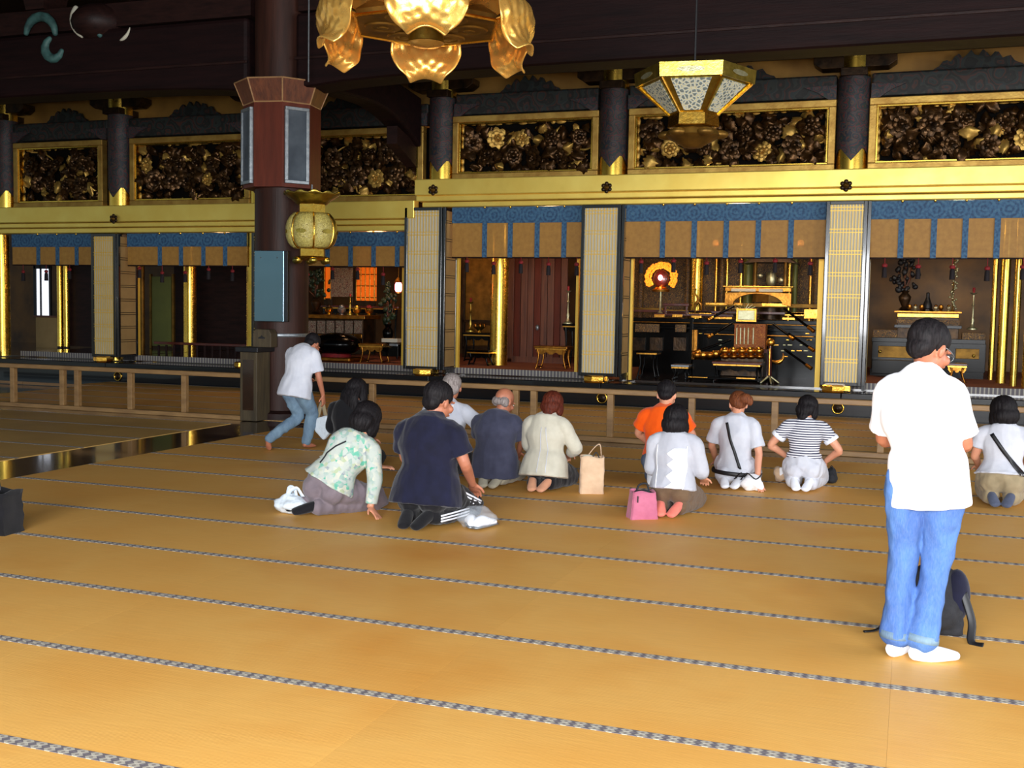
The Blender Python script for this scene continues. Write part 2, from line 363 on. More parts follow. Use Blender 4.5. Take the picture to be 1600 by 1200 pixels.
def thing(name, label, cat, loc=(0, 0, 0), rz=0, group=None):
    o = bpy.data.objects.new(name, None); COL.objects.link(o); o.location = loc; o.rotation_euler = (0, 0, rz); o.empty_display_size = .1
    o.matrix_basis = Matrix.Translation(loc) @ Matrix.Rotation(rz, 4, 'Z')
    return tag(o, label, cat, group)
def struct(o): o['kind'] = 'structure'; return o
def dup(o, parent=None, loc=None, rz=None):
    kids = KIDS.get(o.name)
    c = o.copy(); COL.objects.link(c)
    if parent: c.parent = parent
    if loc is not None: c.location = loc
    if rz is not None: c.rotation_euler = (0, 0, rz)
    for ch in list(o.children): dup(ch, c)
    return c
KIDS = {}
def put(me, name, m, parent, loc, rot=(0, 0, 0), sc=(1, 1, 1), smooth=None):
    o = link(name, me, m, parent, smooth); o.location = loc; o.rotation_euler = rot; o.scale = (sc, sc, sc) if isinstance(sc, (int, float)) else sc; return o
def remesh(mb, voxel, sm=3, disp=None, name='m', keep=None):
    me = mb.mesh('tmp'); o = bpy.data.objects.new('tmp', me); COL.objects.link(o)
    r = o.modifiers.new('r', 'REMESH'); r.mode = 'VOXEL'; r.voxel_size = voxel
    if sm: q = o.modifiers.new('s', 'SMOOTH'); q.iterations = sm; q.factor = .5
    dg = bpy.context.evaluated_depsgraph_get(); m2 = bpy.data.meshes.new_from_object(o.evaluated_get(dg))
    m2.name = name; bpy.data.objects.remove(o); bpy.data.meshes.remove(me)
    if disp:
        n = len(m2.vertices); co = np.empty(n*3); m2.vertices.foreach_get('co', co); co = co.reshape(-1, 3)
        nr = np.empty(n*3); m2.vertices.foreach_get('normal', nr); nr = nr.reshape(-1, 3)
        d = np.array([disp(Vector(c)) for c in co]); co = co+nr*d[:, None]; m2.vertices.foreach_set('co', co.ravel()); m2.update()
    m2.polygons.foreach_set('use_smooth', [True]*len(m2.polygons)); return m2
def fold(amp, f=9, st=(1, 1, .45), seed=0):
    s_ = Vector((seed*3.1, seed*1.7, seed))
    def g(c):
        q = Vector((c.x*st[0], c.y*st[1], c.z*st[2]))*f+s_
        a = noise.noise(q); return amp*((1-abs(a)*2.2)*.6+noise.noise(q*2.3)*.5)
    return g
# ------------------------------------------------------------------ structure
YF = 18.3; RZ = .5
def Xw(px, y=400, Y=YF): return at(px, y, Y=Y).x
colX = [Xw(p) for p in (12, 190, 410, 690, 955, 1325, 1720)]
floor = struct(MB().bb((-20, -6, -.16), (9, 18.2, -.06)).build('floor', 'wood_floor_dark'))
MW, MD = 1.91, .955
mat_me = MB().box((0, 0, -.028), (MW-.0006, MD-.060, .056)).mesh('tatami_mat')
bor_me = MB().box((0, 0, 0), (MW-.0006, .028, .003)).mesh('border')
shaded_me = mat_me.copy(); shaded_me.materials.append(M['tatami_shaded'])  # mat copy for the left block, its shade painted in
def mat_at(x, y, shaded=False):
    t = link('tatami_mat', shaded_me if shaded else mat_me, 'tatami', floor); t.location = (x, y, 0)
    for s in (-1, 1):
        b = link('border', bor_me, 'border', t); b.location = (0, s*(MD/2-.0150), 0)
    # cloth is wrapped over the mat edge
xj = -.02
rows = [3.13+MD*k+MD/2 for k in range(-3, 10)]
for y in rows:
    for n in range(-4, 3):
        if y < 3 and (n < -3 or n > 1): continue
        mat_at(xj+MW*(n+.5), y)
XL = xj-4*MW
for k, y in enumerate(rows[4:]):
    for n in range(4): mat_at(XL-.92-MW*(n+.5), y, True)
for k in range(4):
    for n in range(-8, 3): mat_at(xj+MW*(n+.5)+.6, 13.28+MD*(k+.5))
for k in range(1):
    for n in range(-8, 3): mat_at(xj+MW*(n+.5)+.2, 17.62)
sub = MB().bb((XL-.04, -2, -.075), (6, 12.68, -.057)).build('trim_1', 'wood_floor_dark'); struct(sub)
struct(MB().bb((XL-.9, -2, -.05), (XL-.005, 13.2, -.005)).build('trim_2', 'wood_floor_dark', bevel=.004))
struct(MB().bb((-19, 12.69, -.05), (7, 13.275, -.008)).build('trim_3', 'wood_floor_dark', bevel=.004))
strip = MB()
for i in range(10): strip.bb((-19+i*2.6, 17.105, -.05), (-19+i*2.6+2.59, 17.14, .004))
struct(strip.build('trim_4', 'wood_pale'))
struct(MB().bb((-28, -6, 6.7), (9, 24.5, 6.85)).build('ceiling', 'wood_beam'))
# sanctuary platform
pl = struct(MB().bb((-28, 18.2, -.1), (9, 24.5, .3)).build('trim_5', 'lacquer'))
sl = MB()
for i in range(len(colX)):
    a = colX[i]; b = colX[i+1] if i+1 < len(colX) else 9
    sl.bb((a+.003, 17.8, .3), (b-.003, 18.55, .4))
sl.bb((-28, 17.8, .3), (colX[0]-.003, 18.55, .4))
struct(sl.build('trim_6', 'lacquer', bevel=.012))
sf = struct(MB().bb((-28, 18.55, .3), (9, 24.5, .42)).build('trim_7', 'wood_floor_dark'))
struct(MB().bb((-28, 24.3, 0), (9, 24.5, 6.7)).build('wall_back', 'mural'))
struct(MB().bb((8.8, 17.9, 0), (9, 24.5, 6.7)).build('wall_right', 'wood_beam'))
# upper wall behind the painted beams
struct(MB().bb((-28, 18.62, 4.9), (9, 18.8, 6.7)).build('wall_upper', 'ochre'))
# ring ornaments on the plinth
def ring_me():
    m = MB(); pr = []
    for i in range(20):
        a = 2*PI*i/20; pr.append(a)
    n, k = 24, 8; vs = []; fs = []
    for i in range(n):
        for j in range(k):
            a = 2*PI*i/n; b = 2*PI*j/k; r = .085+.015*math.cos(b); vs.append((r*math.cos(a), .015*math.sin(b), r*math.sin(a)))
    for i in range(n):
        for j in range(k): fs.append((i*k+j, ((i+1) % n)*k+j, ((i+1) % n)*k+(j+1) % k, i*k+(j+1) % k))
    return m.add(vs, fs)
for px, py in ((940, 622), (1309, 638), (183, 588)):
    p = at(px, py, Y=18.17); side = {940: 'to the left of the orange shirt', 1309: 'to the left of the standing man', 183: 'behind the left end of the railing'}[px]
    t = thing('ring_ornament', 'round brass ring fitting on black plinth '+side, 'ornament', (p.x, 18.19, p.z), 0, 'ring fittings on the plinth')
    ring_me().build('ring', 'gold_bright', t, 60)
    MB().lathe([(.07, 0), (.06, .012), (.02, .02), (.015, .03)], (0, .005, 0), 16, ax=Matrix.Rotation(PI/2, 3, 'X')).build('boss', 'gold_dark', t, 40)
# ------------------------------------------------------------------ columns of the altar wall
cl = ['far left edge of the altar wall', 'left of the second bay, behind the leftmost lattice doors', 'hidden behind the big front pillar',
      'above the second lattice doors', 'above the third lattice doors', 'above the fourth lattice doors', 'beyond the right edge']
for i, x in enumerate(colX):
    left = i < 3; zt = 3.62 if left else 3.95
    t = thing('altar_column', 'gold altar column with painted upper part, '+cl[i], 'column', (x, YF, 0), 0, 'gold and painted columns of the altar wall')
    R = .235
    MB().lathe([(R, 3.505 if left else 3.865), (R, 5.75)], n=28).build('shaft', 'gold', t, 40)
    MB().lathe([(.17, .40), (.19, .43), (.19, .5), (.16, .52)], (-.12, -.42, 0), n=6, ph=.5).build('base', 'gold_bright', t, 30)
    MB().lathe([(.15, .42), (.15, 2.96 if left else 3.36)], (-.2, .04, 0), n=20).build('lower_shaft', 'gold', t, 40)
    # painted wrap ends in a lowered point in front
    n = 28; z0 = zt
    vs = []; fs = []
    for j in range(9):
        for k in range(n):
            a = 2*PI*k/n; r = R+.012
            low = z0+.05+.22*abs(((a+PI/2+PI/4) % (PI/2))-PI/4)/(PI/4)*1.0
            z = low+(5.3-low)*j/8; vs.append((r*math.cos(a), r*math.sin(a), z))
    for j in range(8):
        for k in range(n): q = (k+1) % n; fs.append((j*n+k, j*n+q, (j+1)*n+q, (j+1)*n+k))
    MB().add(vs, fs).build('painted_wrap', 'paint_column', t, 60)
    # capital bracket boat
    b = MB(); b.bb((-.2, -.3, 5.3), (.2, .3, 5.42)); b.prism([(-.62, 5.52), (-.5, 5.44), (.5, 5.44), (.62, 5.52), (.62, 5.62), (-.62, 5.62)], -.17, .17)
    b.build('bracket', 'gold_dark', t, bevel=.01)
# ------------------------------------------------------------------ gold beams, frames, carved panels
rnd = random.Random(3)
def leafme(nm, lobes, L=.2, W=.13):
    """broad carved leaf: serrated outline, midrib, curled, with thickness"""
    n = 9; m = MB(); top = []; bot = []
    for i in range(n+1):
        u = i/n; w_ = W*math.sin(PI*min(1, u*1.02))**.7*(1+.22*(-1)**i*lobes); 
        for s in (-1, -.5, 0, .5, 1):
            z = .05*math.sin(PI*u)-.05*abs(s)*(1-.2*u)+.03*math.sin(6*u+s)
            top.append((s*w_, -z-.01, u*L)); bot.append((s*w_, -z+.012, u*L))
    N = len(top); vs = top+bot; fs = []
    for i in range(n):
        for s in range(4):
            a = i*5+s; fs.append((a, a+1, a+6, a+5)); fs.append((N+a+5, N+a+6, N+a+1, N+a))
        for s in (0, 4):
            a = i*5+s; fs.append((a, a+5, N+a+5, N+a))
    return m.add(vs, fs).mesh(nm)
def peony(nm, R=.17, seed=0):
    m = MB(); q = random.Random(seed)
    for ring, (nn, r, tilt, dy) in enumerate(((8, R, .35, 0), (7, R*.74, .75, -.035), (5, R*.45, 1.15, -.06))):
        for i in range(nn):
            a = 2*PI*i/nn+ring*.4+q.uniform(-.15, .15); ca, sa = math.cos(a), math.sin(a); pts = []
            for u in (0, .35, .7, 1):
                for s in (-1, 0, 1):
                    w_ = r*.42*math.sin(PI*min(1, .25+u*.62)); rr = r*u*math.cos(tilt*u*.6); out = dy-r*u*math.sin(tilt)*.55-(.02 if s == 0 else 0)+(.02 if u == 1 else 0)
                    x = rr*ca-s*w_*sa; z = rr*sa+s*w_*ca; pts.append((x, out, z))
            N = len(pts); vs = pts+[(p[0], p[1]+.012, p[2]) for p in pts]; fs = []
            for u in range(3):
                for s in range(2): k = u*3+s; fs += [(k, k+1, k+4, k+3), (N+k+3, N+k+4, N+k+1, N+k)]
                for s in (0, 2): k = u*3+s; fs.append((k, k+3, N+k+3, N+k))
            fs += [(9, 10, N+10, N+9), (10, 11, N+11, N+10)]
            m.add(vs, fs)
    m.ball((0, dy-.02, 0), (.035, .03, .035), 8, 5); return m.mesh(nm)
LEAF = [leafme('leaf', .5), leafme('leaf', 1.0, .26, .1), leafme('leaf', .2, .17, .11)]
PEO = [peony('peony', .19, 1), peony('peony', .15, 2)]
for me in LEAF+PEO: me.polygons.foreach_set('use_smooth', [True]*len(me.polygons)); me.set_sharp_from_angle(angle=math.radians(50))
LEAFG = [m.copy() for m in LEAF]; PEOG = [m.copy() for m in PEO]
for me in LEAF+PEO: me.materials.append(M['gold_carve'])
for me in LEAFG+PEOG: me.materials.append(M['gold_leaf'])
def ranma(x0, x1, z0, z1, label, seed, gold=.12, fw=.11):
    """pierced carved transom panel in a gold frame"""
    q = random.Random(seed); cx = (x0+x1)/2
    t = thing('carved_transom', label, 'carving', (cx, YF, z0), 0); W = x1-x0; Hh = z1-z0; a = W/2
    for nm, p, d in (('frame_rail', (0, -.06, fw/2), (W, .16, fw)), ('frame_rail', (0, -.06, Hh-fw/2), (W, .16, fw)),
                     ('frame_stile', (-a+fw/2, -.06, Hh/2), (fw, .155, Hh-2*fw)), ('frame_stile', (a-fw/2, -.06, Hh/2), (fw, .155, Hh-2*fw))):
        MB().box(p, d).build(nm, 'gold_leaf', t, bevel=.012)
    lip = MB(); g = fw
    for p, d in (((0, -.03, g+.015), (W-2*g, .16, .03)), ((0, -.03, Hh-g-.015), (W-2*g, .16, .03)), ((-a+g+.015, -.03, Hh/2), (.03, .155, Hh-2*g-.06)), ((a-g-.015, -.03, Hh/2), (.03, .155, Hh-2*g-.06))): lip.box(p, d)
    lip.build('inner_lip', 'gold', t, bevel=.006)
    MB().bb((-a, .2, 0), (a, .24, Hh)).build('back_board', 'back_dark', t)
    # ragged gold scalloped border inside the frame
    sc = MB()
    nn = int((W-2*g)/.16)
    for i in range(nn):
        x = -a+g+.08+i*(W-2*g-.1)/nn
        for z, s in ((g+.03, 1), (Hh-g-.03, -1)): sc.ball((x+q.uniform(-.06, .06), .03, z-s*.02), (q.uniform(.03, .14), .02, q.uniform(.01, .06)), 8, 5)
    for s in (-1, 1):
        for i in range(6): sc.ball((s*(a-g-.03), .02, g+.1+i*(Hh-2*g-.2)/5), (.04, .03, .08), 8, 5)
    sc.build('scalloped_edge', 'gold_leaf', t, 60)['kind'] = 'stuff'
    iw, ih = W-2*g-.12, Hh-2*g-.08
    # stems
    for s in range(max(2, int(W*1.4))):
        pts = []; x = q.uniform(-iw/2, iw/2); z = q.uniform(.1, .9)*ih
        an = q.uniform(-1, 1)
        for i in range(7):
            pts.append((max(-iw/2, min(iw/2, x)), q.uniform(-.03, .05), g+.04+max(.03, min(ih-.03, z)))); x += .12*math.cos(an)*(1 if s % 2 else -1); z += .1*math.sin(an); an += q.uniform(-.7, .7)
        MB().tube(pts, [.018]*7, 6, sub=3).build('stem', 'gold_leaf' if q.random() < .5 else 'gold_carve', t, 60)
    nl = int(W*ih*56)
    for i in range(nl):
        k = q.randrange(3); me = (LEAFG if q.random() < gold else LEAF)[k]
        o = bpy.data.objects.new('leaf', me); COL.objects.link(o); o.parent = t
        o.location = (q.uniform(-iw/2, iw/2), q.uniform(-.06, .1), g+.0+q.uniform(0, 1)*ih)
        o.rotation_euler = (q.uniform(-.7, .5), q.uniform(-PI, PI), q.uniform(-.7, .7)); o.scale = (q.uniform(.7, 1.15),)*3
        # keep the leaf tip inside the opening
        v = Matrix.Rotation(o.rotation_euler[1], 3, 'Y') @ Vector((0, 0, .2)); 
        o.location.x = max(-iw/2+max(0, -v.x), min(iw/2-max(0, v.x), o.location.x)); zz = o.location.z-g-.04
        o.location.z = g+.04+max(max(0, -v.z)-.05, min(ih-max(0, v.z)+.05, zz))
    nf = max(3, int(W*ih*4.2))
    for i in range(nf):
        me = (PEOG if q.random() < gold*.7 else PEO)[q.randrange(2)]
        o = bpy.data.objects.new('peony', me); COL.objects.link(o); o.parent = t
        o.location = (-iw/2+.15+(iw-.3)*(i+.5)/nf+q.uniform(-.08, .08), -.05, g+.04+ih*(.3 if i % 2 else .68)+q.uniform(-.06, .06)); o.rotation_euler = (q.uniform(-.4, .3), q.uniform(-3, 3), q.uniform(-.4, .4))
        o.scale = (q.uniform(.8, 1.15),)*3
    return t
zfr = (3.86, 4.97); zfl = (3.5, 4.83)
pan = [(30, 168, zfl, 'carved peony transom at far left, darkest, above leftmost curtain'), (210, 396, zfl, 'carved peony transom left of the tall front pillar'),
       (432, 664, zfl, 'carved peony transom just right of the tall front pillar'), (709, 934, zfr, 'carved transom above the bay with the single gold column, between two painted columns'),
       (980, 1299, zfr, 'widest fully seen carved transom, behind the hexagonal lantern'), (1350, 1697, zfr, 'carved peony transom at far right, cut off by photo edge')]
for i, (a, b, z, lb) in enumerate(pan):
    ranma(Xw(a), Xw(b), z[0], z[1], lb, 20+i, gold=.16 if i != 4 else .22)
def beam(x0, x1, z0, z1, y0, y1, lb, cat='beam', m='gold_tie', nm='gold_beam', grp=None):
    o = MB().bb((x0, y0, z0), (x1, y1, z1)).build(nm, m, bevel=.015); tag(o, lb, cat, grp); return o
cR = colX[3]-.38
beam(cR, 8.7, 3.58, 3.86, 17.93, 18.15, 'long bright gold tie beam above the right hand bays, flower studs on it')
beam(cR, 8.7, 3.48, 3.58, 18.0, 18.3, 'narrow gold moulding directly under the long right tie beam', nm='gold_moulding')
beam(cR+.1, 8.7, 3.38, 3.47, 18.05, 18.3, 'lowest thin gold moulding touching the blue curtain tops on the right', nm='gold_moulding')
beam(-19.5, cR-.01, 3.18, 3.5, 17.95, 18.15, 'long gold tie beam above the left hand bays, behind the tall front pillar')
beam(-19.5, cR-.01, 3.08, 3.17, 18.0, 18.3, 'narrow gold moulding under the left tie beam', nm='gold_moulding')
beam(-19.5, cR-.01, 2.97, 3.07, 18.05, 18.3, 'thin gold moulding touching the left curtain tops', nm='gold_moulding')
# flower studs on the tie beam
for px, py in ((677, 297), (948, 293), (1322, 290), (178, 342)):
    Yb = 17.92; p = at(px, py, Y=Yb)
    t = thing('flower_stud', 'dark six-petal metal flower stud on gold beam above the '+{677: 'second', 948: 'third', 1322: 'fourth', 178: 'leftmost'}[px]+' lattice doors', 'ornament', (p.x, Yb, p.z), 0, 'flower studs on the gold beams')
    ax = Matrix.Rotation(PI/2, 3, 'X')
    for k in range(6):
        a = PI/3*k+PI/6; MB().ball((.062*math.cos(a), -.012, .062*math.sin(a)), (.036, .022, .036), 8, 6).build('petal', 'gold_dark', t, True)
    MB().lathe([(.055, 0), (.05, .02), (.03, .05), (.012, .08), (.004, .095)], (0, 0, 0), 12, ax=ax).build('boss', 'gold_dull', t, 50)
# painted beams above the transoms with cloud struts
for i in range(6):
    a, b = colX[i]+.26, colX[i+1]-.26; z0 = 4.99 if i >= 3 else 4.86
    t = thing('painted_beam', ('dark painted tie beam above the '+('far left', 'second', 'third', 'fourth', 'fifth', 'rightmost')[i]+' carved transom'), 'beam', ((a+b)/2, YF, z0), 0, 'painted beams over the transoms')
    W = b-a
    MB().box((0, .05, .19), (W, .26, .36)).build('beam', 'paint_beam', t, bevel=.03)
    for s in (-1, 1):   # drooping elbow brackets at the columns
        MB().prism([(s*W/2, -.03), (s*(W/2-.12), -.02), (s*(W/2-.3), .1), (s*(W/2-.5), .18), (s*W/2, .2)], -.13, -.09).build('elbow_bracket', 'paint_column', t)
    z1 = .37; pts = []
    for k in range(25):
        u = -1+2*k/24; pts.append((u*W*.22, z1+.26*max(0, 1-u*u)**.8*(1+.22*math.cos(k*1.9))))
    MB().prism([(-W*.22, z1-.02)]+pts+[(W*.22, z1-.02)], .12, .2).build('cloud_strut', 'paint_beam', t)
    MB().box((0, .05, .80 if z0 > 4.9 else .93), (W+.3, .3, .2)).build('upper_beam', 'wood_beam', t)
# ------------------------------------------------------------------ big front pillar and rainbow beams
pp = at(440, 500, Y=13.8)
t = thing('front_pillar', 'huge round dark wooden pillar standing in the hall left of centre', 'pillar', (pp.x, 13.8, 0))
PX = pp.x; PR = .38
MB().lathe([(PR, 0), (PR, 6.7)], n=40).build('shaft', 'wood_pillar', t, 40)
MB().lathe([(PR+.1, 0), (PR+.1, .08), (PR+.03, .12)], n=40).build('base_ring', 'wood_dark', t, 40)
MB().lathe([(PR+.006, 1.16), (PR+.012, 1.17), (PR+.012, 1.2), (PR+.006, 1.21)], n=40).build('metal_strap', 'steel', t, 40)
def rainbow(L, z0, z1, sag, T, n=24):
    pts = []
    for i in range(n+1):
        u = i/n; e = min(u, 1-u)*L; pts.append((u*L, z0+sag*(1-math.exp(-e/1.0))))
    return pts+[(L, z1), (0, z1)]
for nm, x0, x1, lb in (('rainbow_beam', PX+PR, 8.7, 'massive dark rainbow beam crossing the top right of the hall'), ('rainbow_beam', -19.5, PX-PR, 'massive dark beam crossing the top left of the hall')):
    t2 = thing(nm, lb, 'beam', (x0, 13.8, 0)); L = x1-x0
    MB().prism(rainbow(L, 4.6, 5.62, .12, 0), -.3, .3).build('beam', 'wood_beam', t2, bevel=.06)
    MB().prism([(0, 4.98), (L, 4.98), (L, 5.02), (0, 5.02)], -.325, -.3).build('moulding', 'wood_dark', t2, bevel=.01)
    MB().prism([(0, 5.66), (L, 5.66), (L, 6.0), (0, 6.0)], -.22, .22).build('upper_beam', 'wood_dark', t2)
    for k in range(8 if L > 12 else 6):   # bracket blocks on top
        MB().box((1.1+k*1.9, 0, 6.2), (.34, .44, .36), taper=1.3).build('block', 'wood_dark', t2)
t2 = thing('rainbow_beam', 'dark curved beam running from the front pillar back to the altar wall', 'beam', (PX, 13.8+PR, 0))
L = YF-13.8-PR-.2
pts = []
for i in range(21):
    u = i/20; pts.append((u*L, 4.78-.12*math.exp(-u*6)+.12*math.sin(PI*u)-.42*max(0, u-.55)**2*4))
bb_ = MB().prism(pts+[(L, 5.3), (0, 5.7)], -.2, .2, 'X'); bb_.build('beam', 'wood_beam', t2, bevel=.04)
MB().prism([(L*.8, 4.4), (L, 4.1), (L, 4.5), (L*.8, 4.7)], -.1, .1, 'X').build('tail_bracket', 'wood_dark', t2)
# carved beam end with white painted scrolls, top left
p = at(140, 35, Y=13.4)
t = thing('carved_beam_nose', 'carved beam end with white painted tusks and teal scrolls, top left corner', 'carving', (p.x, 13.5, p.z))
def arcpts(cx, cz, r, a0, a1, n=9, y=0): return [(cx+r*math.cos(a0+(a1-a0)*i/(n-1)), y, cz+r*math.sin(a0+(a1-a0)*i/(n-1))) for i in range(n)]
MB().ball((-.05, .25, .05), (.42, .5, .3), 16, 10).build('snout', 'wood_dark', t, True)
tw = lambda n: [.03+.045*math.sin(PI*(i+.6)/(n)) for i in range(n)]
MB().tube(arcpts(-.02, .12, .34, 2.7, 4.1), tw(9), 8, cap=True).build('tusk', 'paper', t, True)
MB().tube(arcpts(.42, -.05, .22, 4.9, 6.1), [.012, .02, .025, .028, .026, .022, .018, .012, .006], 8).build('tusk', 'paper', t, True)
M['teal_paint'] = pm('teal_paint', (64, 104, 100), (34, 60, 60), 8, .6)
MB().tube(arcpts(.3, .0, .26, 2.2, 3.9), tw(9), 8, cap=True).build('scroll', 'teal_paint', t, True)
MB().tube(arcpts(-1.0, -.1, .28, 0, 3), tw(9), 8, cap=True).build('scroll', 'teal_paint', t, True)
MB().tube(arcpts(-.75, -.3, .16, 2, 6), tw(9), 8, cap=True).build('scroll', 'teal_paint', t, True)
# loudspeaker housing on the pillar
t = thing('speaker_housing', 'red-brown octagonal loudspeaker housing with flared top wrapped round the tall pillar', 'speaker', (PX, 13.8, 3.24))
ph = PI/8+.16; R8 = .54
MB().lathe([(R8, 0), (R8, 1.16)], n=8, ph=ph).build('housing', 'wood_red', t)
for k in range(8):
    a0 = ph+k*PI/4; a1 = a0+PI/4
    q = [(R8*.99*math.cos(a0), R8*.99*math.sin(a0), 1.16), (R8*.99*math.cos(a1), R8*.99*math.sin(a1), 1.16), (.66*math.cos(a1), .66*math.sin(a1), 1.46), (.66*math.cos(a0), .66*math.sin(a0), 1.46)]
    q2 = [(x*.96, y*.96, z) for x, y, z in q]
    MB().add(q+q2, [(0, 1, 2, 3), (7, 6, 5, 4), (0, 3, 7, 4), (1, 5, 6, 2), (3, 2, 6, 7), (0, 4, 5, 1)]).build('crown_panel', 'wood_brown', t)
    MB().tube([q[0], q[3]], [.011]*2, 6).build('crown_edge', 'wood_pale', t)
    MB().tube([q[3], q[2]], [.011]*2, 6).build('crown_trim', 'wood_pale', t); MB().tube([q[0], q[1]], [.011]*2, 6).build('crown_trim', 'wood_pale', t)
    if k % 2 == 0 or k == 5:
        am = (a0+a1)/2
        if math.sin(am) > .5 or k % 2: continue
        n_ = Vector((math.cos(am), math.sin(am), 0)); c = n_*(R8*math.cos(PI/8)+.012)+Vector((0, 0, .57)); rot = Matrix.Rotation(am+PI/2, 3, 'Z')
        g = MB().box((0, 0, 0), (.28, .03, .96), None).build('grille', 'grille', t); g.location = c; g.rotation_euler = (0, 0, am+PI/2)
        fr = MB()
        for p_, d_ in (((0, 0, .5), (.35, .05, .045)), ((0, 0, -.5), (.35, .05, .045)), ((-.155, 0, 0), (.045, .05, .96)), ((.155, 0, 0), (.045, .05, .96))): fr.box(p_, d_)
        f_ = fr.build('grille_frame', 'steel', t, bevel=.005); f_.location = c+n_*.01; f_.rotation_euler = (0, 0, am+PI/2)
# glossy notice board, small box, post
p = at(419, 447, Y=13.3); w_ = (at(440, 447, Y=13.3)-at(397, 447, Y=13.3)).length; h_ = (at(419, 392, Y=13.3)-at(419, 503, Y=13.3)).length
t = thing('notice_board', 'glossy blue-grey board mounted on the tall pillar', 'board', (p.x, 13.33, p.z-h_/2), .12)
MB().box((0, -.0, h_/2), (w_, .03, h_)).build('face', 'board', t, bevel=.006)
MB().box((.02, .05, h_/2), (w_+.05, .07, h_)).build('backing', 'black', t, bevel=.006)
for s in (-1, 1): MB().ball((s*w_*.28, -.018, h_*.9), .009, 6, 4).build('screw', 'steel', t)
p = at(411, 543, Y=13.25)
t = thing('small_wooden_box', 'small arched wooden box with a dark slot on top of the post cap', 'box', (p.x, 13.3, 1.02), .1)
MB().prism([(-.14, 0), (.14, 0), (.14, .19), (.1, .25), (-.1, .25), (-.14, .19)], -.1, .1).build('body', 'wood_grey', t, bevel=.01)
MB().prism([(-.05, .12), (.05, .12), (.05, .135), (.015, .15), (0, .17), (-.015, .15), (-.05, .135)], -.106, -.099).build('slot', 'black', t)
p = at(391, 658, Y=13.1)
t = thing('railing_end_post', 'thick square weathered wooden post where the left railing meets the pillar', 'post', (p.x, 13.22, 0))
MB().box((0, 0, .48), (.27, .34, .96)).build('post', 'wood_grey', t, bevel=.01)
MB().box((0, 0, .99), (.36, .44, .07)).build('cap', 'black', t, bevel=.01)
MB().box((0, -.172, .5), (.17, .01, .7)).build('inset_panel', 'wood_floor_dark', t)
# ------------------------------------------------------------------ railings
def railing(lb, x0, x1, posts, short=()):
    RY = 13.2
    t = thing('low_railing', lb, 'railing', ((x0+x1)/2, RY, 0)); c = (x0+x1)/2
    MB().bb((x0-c, -.055, .585), (x1-c, .055, .648)).build('top_rail', 'wood_rail', t, bevel=.01)
    MB().bb((x0-c, -.06, -.008), (x1-c, .06, .055)).build('bottom_rail', 'wood_rail', t, bevel=.01)
    for px in posts:
        x = at(px, 640, Y=RY).x-c; MB().bb((x-.038, -.04, .055), (x+.038, .04, .585)).build('post', 'wood_rail', t, bevel=.006)
    for px in short:
        x = at(px, 640, Y=RY).x-c; MB().bb((x-.03, .015, .055), (x+.03, .05, .585)).build('post', 'wood_rail', t)
railing('low wooden railing left of the tall pillar', -18.5, at(377, 600, Y=13).x, (-120, 22, 99, 122, 205, 289))
railing('long low wooden railing between the kneeling people and the altar', at(483, 600, Y=13).x, 6.5, (582, 694, 806, 834, 954, 1081, 1211, 1378, 1510, 1560), (1249,))
# ------------------------------------------------------------------ curtains
ZC = {'R': (3.375, 3.10, 2.50), 'L': (2.96, 2.70, 2.33)}
bays = [(0, 'L', (60, 90, 120), 'leftmost bay, a lit window below it'), (1, 'L', (250, 283, 318, 352), 'second bay, left of the tall pillar'),
        (2, 'L', (476, 512, 548, 584, 621), 'third bay with the glowing amber doors'), (3, 'R', (757, 797, 839, 881), 'fourth bay with the single gold column'),
        (4, 'R', (1035, 1084, 1134, 1184, 1235), 'central altar bay'), (5, 'R', (1407, 1458, 1507, 1557, 1607), 'rightmost bay behind the standing man')]
for i, s, st, lb in bays:
    a, b = colX[i]+.26, colX[i+1]-.26; z2, z1, z0 = ZC[s]; W = b-a; c = (a+b)/2; Y = 18.16
    t = thing('altar_curtain', 'tan bamboo blind with blue brocade band, '+lb, 'curtain', (c, Y, z0), 0)
    m = MB().box((0, 0, 0), (W, .03, z2-z1)).build('brocade_band', 'brocade', t); m.location = (0, 0, (z2+z1)/2-z0)
    MB().box((0, .012, (z1-z0)/2), (W, .012, z1-z0+.02)).build('bamboo_blind', 'blind', t)
    MB().cyl((-W/2, .012, 0), (W/2, .012, 0), .014, n=8).build('bottom_rod', 'wood_dark', t, 60)
    for k, px in enumerate(st):
        x = at(px, 390, Y=Y).x-c
        if abs(x) > W/2-.05: continue
        m = MB().box((0, 0, 0), (.085, .02, z1-z0)).build('brocade_strip', 'brocade', t); m.location = (x, -.004, (z1-z0)/2)
        MB().ball((x, -.02, z2-z0+.0), (.022, .02, .03), 8, 6).build('gold_hook', 'gold_bright', t, True)
    q = random.Random(i); n = max(3, len(st)+1)
    for k in range(n):
        x = a+.3+(W-.6)*k/(n-1); h = q.uniform(.0, .12)
        u = MB().ball((0, 0, -.02), (.045, .03, .035), 8, 6).build('tassel', 'red_cord', t, True); u.location = (x-c, -.02, -.02-h)
        MB().tube([(0, 0, .02+h), (0, 0, -.02)], [.006]*2, 5).build('cord', 'red_cord', u)
        MB().lathe([(.02, -.04), (.035, -.07), (.04, -.2), (.038, -.21)], n=8).build('skirt', 'tassel_black', u, 50)
